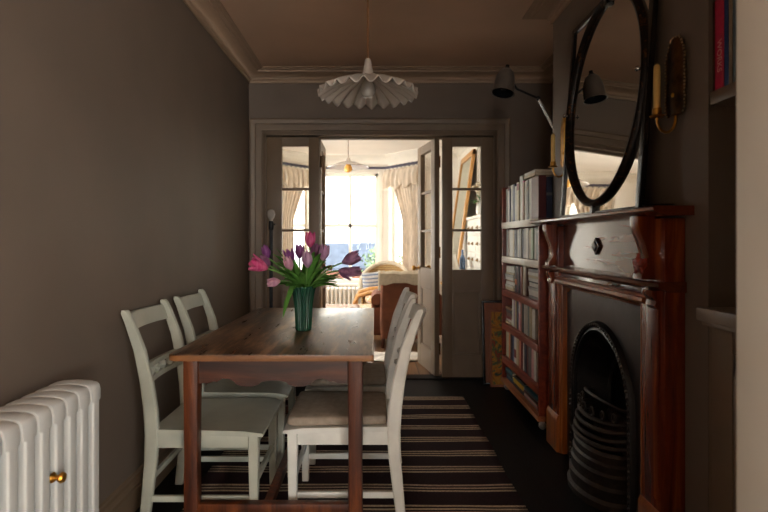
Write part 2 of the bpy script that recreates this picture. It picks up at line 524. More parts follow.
# sitting room walls
S0, S1 = 5.30, 6.80
struct(MB().box(FL - 0.1, FL, DW + 0.12, S0, 0, ZC).box(FL - 0.1, FL, S1, FY, 0, ZC).box(FL - 0.1, FL, S0, S1, 0, 0.6).box(FL - 0.1, FL, S0, S1, 2.35, ZC), 'wall_sitting_left', M['cream_wall'])
kw = MB()
kw.box(FL - .09, FL - .01, S0, S0 + .06, .6, 2.35).box(FL - .09, FL - .01, S1 - .06, S1, .6, 2.35).box(FL - .09, FL - .01, S0, S1, 2.29, 2.35).box(FL - .09, FL + .04, S0, S1, .6, .66)
ko = kw.build('window_6', M['white_trim'], None, False); ko['kind'] = 'structure'  # unseen window, added to bring more light into the sitting room
MB().box(FL - .07, FL - .03, 6.03, 6.07, .66, 2.29).build('sash_bars', M['white_trim'], ko, False)
MB().box(FL - .052, FL - .048, S0 + .06, S1 - .06, .66, 2.29).build('glass_pane', M['glass'], ko, False)
struct(MB().box(FR, FR + 0.1, DW + 0.12, FY, 0, ZC), 'wall_sitting_right', M['cream_wall'])
struct(MB().box(1.33, FR, 6.655, FY, 0, ZC), 'wall_sitting_chimney', M['cream_wall'])
struct(MB().box(FL - 0.1, BAY[0][0], FY, FY + 0.12, 0, ZC).box(BAY[3][0], FR + 0.1, FY, FY + 0.12, 0, ZC), 'wall_front', M['cream_wall'])

def facet(name, A, B, t0, t1, sill, head, mb, mw, n, mullion=True, rail=None):
    A = Vector((A[0], A[1], 0)); B = Vector((B[0], B[1], 0))
    L = (B - A).length
    ang = math.atan2(B.y - A.y, B.x - A.x)
    R = Matrix.Translation(A) @ Matrix.Rotation(ang, 4, 'Z')
    w = MB()
    a, b = t0 * L, t1 * L
    for x0, x1, z0, z1 in ((-0.02, a, 0, ZC), (b, L + 0.02, 0, ZC), (a, b, 0, sill), (a, b, head, ZC)):
        w.box(x0, x1, 0, 0.12, z0, z1, rot=R)
    struct(w, name, mw)
    f = MB()
    fw = 0.05
    f.box(a, a + fw, 0.03, 0.10, sill, head, rot=R); f.box(b - fw, b, 0.03, 0.10, sill, head, rot=R)
    f.box(a, b, 0.03, 0.10, head - fw, head, rot=R); f.box(a, b, 0.03, 0.10, sill, sill + 0.07, rot=R)
    # casing towards the room
    f.box(a - 0.07, a, -0.025, 0.0, sill - 0.03, head + 0.07, 0.005, rot=R); f.box(b, b + 0.07, -0.025, 0.0, sill - 0.03, head + 0.07, 0.005, rot=R)
    f.box(a, b, -0.025, 0.0, head, head + 0.07, 0.005, rot=R); f.box(a - 0.09, b + 0.09, -0.06, 0.03, sill - 0.04, sill, 0.008, rot=R)
    fo = f.build('window_%d' % n, mb); fo['kind'] = 'structure'
    mz = rail
    s = MB()
    s.box(a + fw, b - fw, 0.035, 0.09, mz - 0.03, mz + 0.03, rot=R)
    if mullion:
        c = (a + b) / 2
        s.box(c - 0.024, c + 0.024, 0.035, 0.09, sill + 0.06, head - fw, rot=R)
    s.build('sash_bars', mb, fo)
    for z0, z1 in ((sill + 0.07, mz - 0.02), (mz + 0.02, head - fw)):
        MB().box(a + fw, b - fw, 0.062, 0.066, z0, z1, rot=R).build('glass_pane', M['glass'], fo, False)
    if n == 1:
        for q in (0.3, 0.7):
            x = a + (b - a) * q
            MB().box(x - 0.02, x + 0.02, 0.035, 0.06, mz + 0.02, mz + 0.05, 0.005, rot=R).build('sash_fastener', M['brass'], fo)
    return fo
facet('wall_bay_centre', BAY[1], BAY[2], 0.13, 0.87, 0.46, 2.37, M['white_trim'], M['cream_wall'], 1, True, 1.46)
facet('wall_bay_right', BAY[2], BAY[3], 0.12, 0.88, 0.46, 2.37, M['white_trim'], M['cream_wall'], 2, False, 1.46)
facet('wall_bay_left', BAY[0], BAY[1], 0.12, 0.88, 0.46, 2.37, M['white_trim'], M['cream_wall'], 3, False, 1.46)
# kitchen window behind the camera
kw = MB()
kw.box(W0, W0 + .06, -4.08, -4.00, WS, WH).box(W1 - .06, W1, -4.08, -4.00, WS, WH).box(W0, W1, -4.08, -4.00, WH - .06, WH).box(W0, W1, -4.08, -3.96, WS, WS + .06)
ko = kw.build('window_4', M['white_trim'], None, False); ko['kind'] = 'structure'
MB().box(-0.60, -0.56, -4.07, -4.02, WS + .06, WH - .06).build('sash_bars', M['white_trim'], ko, False)
MB().box(W0 + .06, W1 - .06, -4.045, -4.041, WS + .06, WH - .06).build('glass_pane', M['glass'], ko, False)

kw = MB()
kw.box(1.67, 1.75, V0, V0 + .06, .3, 2.5).box(1.67, 1.75, V1 - .06, V1, .3, 2.5).box(1.67, 1.75, V0, V1, 2.44, 2.5).box(1.63, 1.75, V0, V1, .3, .36)
ko = kw.build('window_5', M['white_trim'], None, False); ko['kind'] = 'structure'
MB().box(1.69, 1.73, -2.62, -2.58, .36, 2.44).build('sash_bars', M['white_trim'], ko, False)
MB().box(1.708, 1.712, V0 + .06, V1 - .06, .36, 2.44).build('glass_pane', M['glass'], ko, False)
# cornices
CP = [(0.0, 2.572), (0.012, 2.572), (0.014, 2.592), (0.026, 2.597), (0.030, 2.615), (0.05, 2.628), (0.075, 2.636),
      (0.098, 2.642), (0.10, 2.652), (0.122, 2.655), (0.125, 2.661), (0.15, 2.662), (0.15, 2.671), (0.0, 2.671)]
CP = [(o, 2.671 - (2.671 - z) * 1.0) for o, z in CP]
def flip(p): return [(-o, z) for o, z in p]
dining_path = [(LW, 0.80), (LW, DW), (ALX, DW), (ALX, CH1), (CHX, CH1), (CHX, CH0), (ALX, CH0), (ALX, 0.80)]
struct(sweep(MB(), dining_path, flip(CP)), 'trim_2', M['cornice'], True, auto=50)
CP2 = [(0.0, 2.53), (0.012, 2.53), (0.02, 2.56), (0.05, 2.60), (0.09, 2.62), (0.10, 2.65), (0.13, 2.655), (0.13, 2.671), (0.0, 2.671)]
sit_path = [(FL, DW + 0.13), (FL, FY), BAY[0], BAY[1], BAY[2], BAY[3], (1.33, FY), (1.33, 6.655), (FR, 6.655), (FR, DW + 0.13)]
struct(sweep(MB(), sit_path, flip(CP2)), 'trim_3', M['white_trim'], True, auto=50)
# skirting boards
SP = [(0, 0), (0.027, 0), (0.027, 0.098), (0.017, 0.103), (0.017, 0.116), (0.024, 0.121), (0.020, 0.136), (0.009, 0.140), (0.009, 0.151), (0, 0.156)]
struct(sweep(MB(), [(LW, 0.82), (LW, DW - 0.03)], flip(SP)), 'baseboard_left', M['trim'], True)
struct(sweep(MB(), [(1.16, DW), (ALX, DW), (ALX, CH1), (CHX, CH1), (CHX, 3.10)], flip(SP)), 'baseboard_right', M['trim'], True)
struct(sweep(MB(), [(FR, 6.62), (FR, DW + 0.15)], flip(SP)), 'baseboard_sitting_right', M['white_trim'], True)
struct(sweep(MB(), [BAY[1], BAY[2], BAY[3]], flip(SP)), 'baseboard_bay', M['white_trim'], True)

# architrave round the glazed doors
def architrave(mb, x0, x1, zt, w, y, s=-1):
    """stepped moulded surround, x0/x1/zt = opening edge"""
    prof = [(0.0, 0.012), (0.02, 0.012), (0.024, 0.02), (0.075, 0.024), (0.08, 0.034), (w - 0.012, 0.04), (w, 0.034), (w, 0.0), (0, 0.0)]
    rings = []
    for px_, sx, top in ((x0, -1, 0), (x0, -1, 1), (x1, 1, 1), (x1, 1, 0)):
        ring = []
        for o, d in prof:
            ring.append((px_ + sx * o, y + s * d, zt + o if top else 0.0))
        rings.append(ring)
    mb.loops(rings)
    return mb
struct(architrave(MB(), -0.957, 1.043, 2.135, 0.125, DW), 'trim_4', M['trim'], True)
# door lining and head (between the door leaves and the wall)
struct(MB().box(-0.965, -0.945, DW - 0.012, DW + 0.12, 0, 2.135).box(1.033, 1.053, DW - 0.012, DW + 0.12, 0, 2.135)
       .box(-0.965, 1.053, DW - 0.012, DW + 0.12, 2.118, 2.14).box(-0.965, 1.053, DW + 0.062, DW + 0.12, 2.10, 2.12, 0.003), 'trim_5', M['trim'], True)
struct(MB().box(-0.965, 1.053, DW - 0.01, DW + 0.13, 0.0, 0.008), 'trim_6', M['floor_black'])

def door_leaf(name, w, knob=False, gx=(0.14, 0.095)):
    """leaf lies in XZ, x from 0 to w, y thickness 0..0.045, hinge at x=0"""
    h = 2.105
    st = MB()
    z = 0.012
    g0, g1 = gx[0], w - gx[1]
    zs = [(1.665, 2.027), (1.305, 1.645), (0.950, 1.285)]
    st.box(0, g0, 0, 0.045, z, h, 0.003); st.box(g1, w, 0, 0.045, z, h, 0.003)
    st.box(g0, g1, 0.001, 0.044, 2.027, h - 0.001); st.box(g0, g1, 0.001, 0.044, 0.767, 0.95); st.box(g0, g1, 0.001, 0.044, z, 0.21)
    for zz in (1.655, 1.295):
        st.box(g0, g1, 0.008, 0.037, zz - 0.011, zz + 0.011, 0.003)
    o = st.build(name, M['trim']); o['kind'] = 'structure'
    for a, b in zs:
        MB().box(g0, g1, 0.020, 0.024, a - 0.002, b + 0.002).build('glass_pane', M['glass'], o, False)
    p = MB().box(g0 - 0.002, g1 + 0.002, 0.014, 0.031, 0.205, 0.77)
    for y0, y1 in ((0.004, 0.014), (0.031, 0.041)):
        p.box(g0, g0 + 0.018, y0, y1, 0.21, 0.767, 0.004); p.box(g1 - 0.018, g1, y0, y1, 0.21, 0.767, 0.004)
        p.box(g0, g1, y0, y1, 0.749, 0.767, 0.004); p.box(g0, g1, y0, y1, 0.21, 0.228, 0.004)
    p.build('door_panel', M['trim'], o)
    if knob:
        k = MB()
        for s in (-1, 1):
            k.lathe([(0.022, 0), (0.022, 0.004), (0.008, 0.008), (0.008, 0.03), (0.02, 0.04), (0.026, 0.052), (0.02, 0.066), (0.0, 0.07)],
                    (w - 0.05, 0.0225 + s * 0.0225, 0.94), 16, 'Y', Matrix.Diagonal((1, s, 1, 1)))
        ko = k.build('door_knob', M['brass'], o)
    hg = MB()
    for zz in (0.25, 1.1, 1.9):
        hg.tube([(0.0, -0.004, zz - 0.05), (0.0, -0.004, zz + 0.05)], 0.007, 8)
    hg.build('hinge', M['dark_brass'], o)
    return o
d = door_leaf('door_1', 0.47, gx=(0.143, 0.092)); d.location = (-0.957, DW + 0.015, 0)
d = door_leaf('door_2', 0.448, gx=(0.11, 0.088))
d.location = (1.035, DW + 0.060, 0); d.rotation_euler = (0, 0, PI)
d.location = (1.036, DW + 0.060, 0)
d = door_leaf('door_3', 0.53, True, (0.1, 0.1)); d.location = (-0.480, DW + 0.064, 0); d.rotation_euler = (0, 0, math.radians(90.5))
d = door_leaf('door_4', 0.53, True, (0.1, 0.1)); d.location = (0.568, DW + 0.066, 0); d.rotation_euler = (0, 0, math.radians(101.5))

# alcove built-ins by the near end of the chimney breast
cup = thing('alcove_cupboard', 'low taupe painted cupboard built into the alcove right of the fireplace', 'cupboard', (1.30, 1.26, 0))
def loc_build(mb, name, mat, parent, **k):
    o = mb.build(name, mat, parent, **k)
    o.matrix_parent_inverse = Matrix.Translation(-parent.location)
    return o
c = MB().box(CHX, ALX - 0.002, 0.815, CH0 - 0.003, 0.0, 0.94)
c.box(CHX - 0.004, CHX, 1.60, 1.695, 0.0, 0.94, 0.002).box(CHX - 0.004, CHX, 0.82, 1.595, 0.9, 0.94, 0.002)
loc_build(c, 'carcass', M['trim'], cup)
dr = MB().box(CHX - 0.012, CHX - 0.001, 0.86, 1.575, 0.06, 0.86, 0.004)
for zz0, zz1, yy0, yy1 in ((0.06, 0.13, 0.86, 1.575), (0.79, 0.86, 0.86, 1.575), (0.06, 0.86, 0.86, 0.93), (0.06, 0.86, 1.505, 1.575)):
    dr.box(CHX - 0.018, CHX - 0.011, yy0, yy1, zz0, zz1, 0.003)
loc_build(dr, 'door', M['trim'], cup)
loc_build(MB().box(CHX - 0.035, ALX - 0.002, 0.815, CH0 + 0.012, 0.94, 0.985, 0.006).box(CHX - 0.02, CHX - 0.005, 0.82, CH0 + 0.005, 0.925, 0.94, 0.003), 'counter_ledge', M['trim'], cup)
shf = MB().box(CHX + 0.002, ALX - 0.002, 0.815, CH0 - 0.003, 1.66, 1.705, 0.004).build('alcove_shelf', M['trim'])
tag(shf, 'thick taupe painted shelf across the alcove right of the fireplace', 'shelf')
blk = MB().lathe([(0.0, 0), (0.035, 0), (0.05, 0.03), (0.045, 0.07), (0.03, 0.085), (0.032, 0.095), (0.028, 0.095), (0.026, 0.085), (0.0, 0.082)], (1.2, 1.585, 0.986), 16).build('dark_pot', M['black_metal'])
tag(blk, 'small black pot on the ledge of the alcove cupboard', 'pot')
# ================================================================ dining furniture
# rug
rg = MB()
def rugf(u, v):
    x = -0.86 + 1.535 * u; y = 1.2 + 2.71 * v
    return (x + 0.004 * math.sin(y * 9), y + 0.006 * math.sin(x * 6), 0.007 + 0.0015 * math.sin(y * 14 + x * 5))
rg.grid(rugf, 30, 60)
rug = rg.build('striped_rug', M['rug'], solid=0.010)
tag(rug, 'dark plum flat woven rug with thin cream stripes under the dining table', 'rug')

# table
TX0, TX1, TY0, TY1 = -0.805, -0.006, 2.00, 3.385
t = thing('dining_table', 'worn old dark wood dining table with reddish legs and shaped apron', 'table', (-0.405, 2.7, 0))
def rounded(pts, rads, seg=6):
    out = []
    n = len(pts)
    for i in range(n):
        p = Vector(pts[i]); a = (Vector(pts[i - 1]) - p).normalized(); b = (Vector(pts[(i + 1) % n]) - p).normalized()
        r = rads[i]
        s, e = p + a * r, p + b * r
        for k in range(seg + 1):
            q = k / seg
            out.append(tuple((1 - q) ** 2 * s + 2 * q * (1 - q) * p + q * q * e))
    return out
top = rounded([(TX0 - 0.012, TY0), (TX1, TY0), (TX1, TY1), (TX0 + 0.035, TY1)], [0.05, 0.012, 0.02, 0.03])
loc_build(MB().prism(top, 'XY', 0.738, 0.762, 0.005), 'tabletop', M['table_top'], t)
ed = MB()
ed.prism(rounded([(TX0 - 0.013, TY0 - 0.003), (TX1 + 0.002, TY0 - 0.003), (TX1 + 0.002, TY0 + 0.07), (TX0 - 0.013, TY0 + 0.07)], [0.05, 0.012, 0.003, 0.003]), 'XY', 0.736, 0.7585, 0.005)
loc_build(ed, 'breadboard_end', M['table_edge'], t)
LX = (-0.770, -0.708, -0.110, -0.048)
LYY = (2.045, 2.107, 3.25, 3.312)
for (a, b) in ((LX[0], LX[1]), (LX[2], LX[3])):
    for (c_, d_) in ((LYY[0], LYY[1]), (LYY[2], LYY[3])):
        poly = rounded([(a, c_), (b, c_), (b, d_), (a, d_)], [0.012] * 4, 2)
        cx, cy = (a + b) / 2, (c_ + d_) / 2
        rings = []
        for z, s, r_ in ((0.0128, .96, 1), (0.09, .96, 1), (0.20, .94, 1), (0.30, .9, 1), (0.56, .95, 1), (0.62, 1.0, 1), (0.737, 1.0, 1)):
            rings.append([(cx + (x - cx) * s, cy + (y - cy) * s, z) for x, y in poly])
        loc_build(MB().loops(rings), 'leg', M['table_leg'], t)
def scallop(u0, u1, zt, zb, along_x=True):
    pts = [(u0, zt)]
    keys = [(0, .632), (.08, .634), (.11, .641), (.13, .638), (.17, .652), (.21, .650), (.245, .640), (.26, .628), (.30, .621), (.36, .620), (.40, .627), (.42, .638), (.46, .643), (.5, .645)]
    keys = keys + [(1 - q, z) for q, z in reversed(keys[:-1])]
    for q, z in keys:
        pts.append((u0 + (u1 - u0) * q, z))
    pts += [(u1, zt)]
    return pts
loc_build(MB().prism(scallop(LX[1] - 0.01, LX[2] + 0.01, 0.737, 0.632), 'XZ', LYY[0] + 0.016, LYY[0] + 0.04), 'apron', M['table_apron'], t)
loc_build(MB().prism(scallop(LX[1] - 0.01, LX[2] + 0.01, 0.737, 0.632), 'XZ', LYY[3] - 0.04, LYY[3] - 0.016), 'apron', M['table_apron'], t)
for a in (LX[0] + 0.016, LX[3] - 0.038):
    loc_build(MB().box(a, a + 0.022, LYY[1] - 0.01, LYY[2] + 0.01, 0.645, 0.737, 0.003), 'apron', M['table_leg'], t)
for c_ in (LYY[0] + 0.01, LYY[2] + 0.01):
    loc_build(MB().box(LX[1] - 0.008, LX[2] + 0.008, c_, c_ + 0.04, 0.105, 0.148, 0.004), 'stretcher', M['table_leg'], t)
loc_build(MB().box(-0.455, -0.42, LYY[0] + 0.045, LYY[2] + 0.015, 0.108, 0.145, 0.004), 'stretcher', M['table_leg'], t)

# chairs: local x forward, origin on the floor under the seat
def chair(label, mat, loc, rz, w_front=0.42, group='painted dining chairs round the table'):
    t = thing('dining_chair', label, 'chair', loc, rz, group); t.scale = (1, 1, 0.972)
    wr = w_front / 2 - 0.012; wf = w_front / 2
    path = [(-0.262, 0.0, .020), (-0.250, 0.10, .022), (-0.232, 0.28, .026), (-0.226, 0.40, .029), (-0.232, 0.50, .029), (-0.248, 0.62, .027),
            (-0.278, 0.76, .024), (-0.320, 0.88, .020), (-0.336, 0.918, .018), (-0.341, 0.931, .011)]
    for s in (-1, 1):
        rings = []
        for x, z, hx in path:
            yc = s * (wr - 0.014); hy = 0.0145
            b = 0.006
            rings.append([(x + hx * i_, yc + hy * j_, z) for i_, j_ in ((-1, -.6), (-.75, -1), (.75, -1), (1, -.6), (1, .6), (.75, 1), (-.75, 1), (-1, .6))])
        MB().loops(rings).build('back_post', mat, t)
        rings = []
        for z, h in ((0, .0155), (0.2, .019), (0.40, .0215)):
            yc, xc = s * (wf - 0.0225), 0.198
            rings.append([(xc + h * i_, yc + h * j_, z) for i_, j_ in ((-1, -.8), (-.8, -1), (.8, -1), (1, -.8), (1, .8), (.8, 1), (-.8, 1), (-1, .8))])
        MB().loops(rings).build('leg', mat, t)
    # saddle seat
    se = MB()
    n = 12
    rings = []
    for i in range(n + 1):
        q = i / n
        x = -0.225 + 0.463 * q
        hw = (wr - 0.004) + (wf - wr + 0.012) * q
        if q > 0.93: hw -= 0.012 * (q - 0.93) / 0.07
        ring = []
        m = 10
        for j in range(m + 1):
            v = -1 + 2 * j / m
            z = 0.424 - 0.012 * (1 - v * v) * math.sin(PI * min(1, q * 1.05)) - (0.014 * max(0, (q - 0.8) / 0.2) ** 2)
            ring.append((x, v * hw, z))
        for j in range(m, -1, -1):
            v = -1 + 2 * j / m
            ring.append((x, v * hw, 0.402 - (0.004 * max(0, (q - 0.8) / 0.2))))
        rings.append(ring)
    se.loops(rings).build('seat', mat, t, auto=50)
    sr = MB()
    for s in (-1, 1):
        sr.box(-0.21, 0.185, s * (wr - 0.013) - 0.009, s * (wr - 0.013) + 0.009, 0.345, 0.403, 0.002)
    sr.box(0.19, 0.207, -wf + 0.03, wf - 0.03, 0.345, 0.401, 0.002).box(-0.235, -0.217, -wr + 0.02, wr - 0.02, 0.345, 0.403, 0.002)
    sr.build('seat_rail', mat, t)
    def bowed(z0, z1, xz, th, bow, name):
        rings = []
        for j in range(13):
            v = -1 + j / 6
            y = v * (wr - 0.02)
            bx = -bow * (1 - v * v)
            rings.append([(xz(z0) + bx - th / 2, y, z0), (xz(z0) + bx + th / 2, y, z0), (xz((z0 + z1) / 2) + bx + th / 2 + 0.001, y, (z0 + z1) / 2), (xz(z1) + bx + th / 2, y, z1), (xz(z1) + bx - th / 2, y, z1)])
        return MB().loops(rings).build(name, mat, t)
    xz = lambda z: -0.228 - 0.365 * max(0, z - 0.5)  ** 1.28
    bowed(0.838, 0.908, xz, 0.020, 0.028, 'top_rail')
    lr = bowed(0.608, 0.628, xz, 0.020, 0.020, 'lower_rail')
    bowed(0.664, 0.684, xz, 0.020, 0.020, 'lower_rail')
    for k in range(4):
        v = -0.54 + 0.36 * k
        b = MB().lathe([(0.004, -0.021), (0.012, -0.015), (0.0175, 0), (0.012, 0.015), (0.004, 0.021)], (xz(0.646) - 0.02 * (1 - v * v), v * (wr - 0.02), 0.646), 12)
        b.build('bead', mat, lr)
    for s in (-1, 1):
        MB().box(-0.238, 0.185, s * (wr - 0.015) - 0.008, s * (wr - 0.015) + 0.008, 0.112, 0.138, 0.003).build('stretcher', mat, t)
    MB().box(0.188, 0.206, -wf + 0.03, wf - 0.03, 0.175, 0.203, 0.003).build('stretcher', mat, t)
    MB().box(-0.248, -0.232, -wr + 0.02, wr - 0.02, 0.19, 0.216, 0.003).build('stretcher', mat, t)
    return t
G = 'painted dining chairs round the table'
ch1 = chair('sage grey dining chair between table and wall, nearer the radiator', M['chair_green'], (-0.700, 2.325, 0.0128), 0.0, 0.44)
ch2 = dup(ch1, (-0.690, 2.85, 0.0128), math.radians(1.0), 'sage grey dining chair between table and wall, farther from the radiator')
ch3 = chair('white dining chair with beige seat pad, across the table from the radiator', M['chair_white'], (-0.148, 2.357, 0.0128), PI, 0.44)
ch4 = dup(ch3, (-0.140, 2.945, 0.0128), PI + math.radians(1.0), 'white dining chair with beige seat pad, closer to the glazed doors')
def pad(label, loc, rz):
    rings = []
    pts = rounded([(-0.20, -0.185), (0.225, -0.205), (0.225, 0.205), (-0.20, 0.185)], [0.03, 0.04, 0.04, 0.03], 5)
    cx = 0.012
    for z, s in ((0.0, .975), (0.006, 1.0), (0.022, 1.0), (0.031, .985), (0.035, .93), (0.037, .6), (0.0375, .2)):
        rings.append([(cx + (x - cx) * s, y * s, z) for x, y in pts])
    o = MB().loops(rings).build('seat_pad', M['pad'], auto=60)
    o.location = loc; o.rotation_euler = (0, 0, rz)
    tag(o, label, 'cushion', 'beige seat pads on the white chairs')
pad('beige linen seat pad on the white chair farther from the glazed doors', (-0.148, 2.357, 0.4262), PI)
pad('beige linen seat pad on the white chair closer to the glazed doors', (-0.140, 2.945, 0.4262), PI + math.radians(1.0))

# radiator with its wall stay
rad = thing('column_radiator', 'white cast iron column radiator standing against the left wall', 'radiator', (-0.975, 1.3, 0))
def section(y):
    m = MB()
    for x in (-1.035, -0.976, -0.917):
        m.box(x - 0.0175, x + 0.0175, y - 0.0185, y + 0.0185, 0.13, 0.70, 0.007, seg=3)
    prof = [(-1.053, 0.69), (-1.053, 0.722), (-1.049, 0.738), (-1.040, 0.747), (-1.015, 0.7525), (-0.976, 0.755), (-0.937, 0.7525), (-0.912, 0.747), (-0.903, 0.738), (-0.899, 0.722), (-0.899, 0.69)]
    under = [(-0.935, 0.686), (-0.946, 0.70), (-0.957, 0.686), (-0.995, 0.686), (-1.006, 0.70), (-1.017, 0.686)]
    m.prism(prof + under, 'XZ', y - 0.0290, y + 0.0290, 0.011)
    m.prism([(x, 0.825 - z) for x, z in prof + under], 'XZ', y - 0.0290, y + 0.0290, 0.011)
    return m
for i in range(11):
    y = 1.655 - 0.0635 * i
    loc_build(section(y), 'section', M['rad_white'], rad, auto=45)
hub = MB()
for z in (0.70, 0.125):
    hub.tube([(-0.976, 1.02, z), (-0.976, 1.655, z)], 0.022, 12)
loc_build(hub, 'connecting_pipe', M['rad_white'], rad)
for y in (1.655, 1.655 - 0.635):
    for x in (-1.038, -0.915):
        loc_build(MB().tube([(x, y, 0.1), (x, y, 0.02), (x, y, 0.0)], [0.014, 0.013, 0.02], 10), 'foot', M['rad_white'], rad)
stay = MB().tube([(-1.093, 1.433, 0.545), (-0.90, 1.433, 0.545)], 0.004, 8)
stay.lathe([(0.013, -0.0), (0.015, 0.004), (0.012, 0.008), (0.007, 0.012), (0.007, 0.018), (0.012, 0.022), (0.0155, 0.029), (0.012, 0.036), (0.0, 0.039)], (-0.905, 1.433, 0.545), 14, 'X')
so = loc_build(stay, 'wall_stay', M['brass'], rad)
so['label'] = 'brass wall stay with turned knob'

# vase and tulips
VX, VY, VZ = -0.355, 2.54, 0.7625
vp = []
def vase_ring(r, z, n=96):
    return [(VX + r * (1 + 0.06 * math.cos(20 * 2 * PI * k / n)) * math.cos(2 * PI * k / n), VY + r * (1 + 0.06 * math.cos(20 * 2 * PI * k / n)) * math.sin(2 * PI * k / n), VZ + z) for k in range(n)]
def plain_ring(r, z, n=96):
    return [(VX + r * math.cos(2 * PI * k / n), VY + r * math.sin(2 * PI * k / n), VZ + z) for k in range(n)]
vm = MB().loops([plain_ring(0.034, 0.0), plain_ring(0.038, 0.003), vase_ring(0.0385, 0.012), vase_ring(0.040, 0.06), vase_ring(0.043, 0.12), vase_ring(0.049, 0.17), vase_ring(0.058, 0.205), plain_ring(0.064, 0.218),
                 plain_ring(0.062, 0.221), plain_ring(0.056, 0.212), plain_ring(0.045, 0.17), plain_ring(0.038, 0.10), plain_ring(0.034, 0.02), plain_ring(0.001, 0.015)])
va = tag(vm.build('ribbed_vase', M['vase'], auto=60), 'green ribbed ceramic vase holding tulips on the dining table', 'vase')
TOP = Vector((VX, VY, VZ + 0.2))
def petal_mat(name, base, edge):
    m, nt, b = base_mat(name, 0.5, 0, 0.3)
    b.inputs['Subsurface Weight'].default_value = 0.0
    v = coords(nt, (60, 60, 14))
    n = N(nt, 'ShaderNodeTexNoise', Scale=1.0, Detail=3.0)
    nt.links.new(v, n.inputs['Vector'])
    r = ramp(nt, [(0.35, base), (0.65, edge)])
    nt.links.new(n.outputs['Fac'], r.inputs['Fac'])
    nt.links.new(r.outputs['Color'], b.inputs['Base Color'])
    tl_ = nt.nodes.new('ShaderNodeBsdfTranslucent'); nt.links.new(r.outputs['Color'], tl_.inputs['Color'])
    mx = nt.nodes.new('ShaderNodeMixShader'); mx.inputs['Fac'].default_value = 0.4
    nt.links.new(b.outputs['BSDF'], mx.inputs[1]); nt.links.new(tl_.outputs['BSDF'], mx.inputs[2])
    nt.links.new(mx.outputs['Shader'], nt.nodes['Material Output'].inputs['Surface'])
    return m
PM = {'hotpink': petal_mat('hot_pink_petal', (214, 70, 132), (236, 128, 172)),
      'purple': petal_mat('purple_petal', (140, 72, 140), (180, 112, 174)),
      'pale': petal_mat('pale_pink_petal', (214, 152, 182), (236, 190, 206)),
      'lilac': petal_mat('lilac_petal', (188, 138, 178), (222, 182, 210)),
      'mauve': petal_mat('mauve_petal', (150, 92, 136), (184, 128, 164)),
      'plum': petal_mat('plum_petal', (164, 112, 154), (206, 160, 192))}
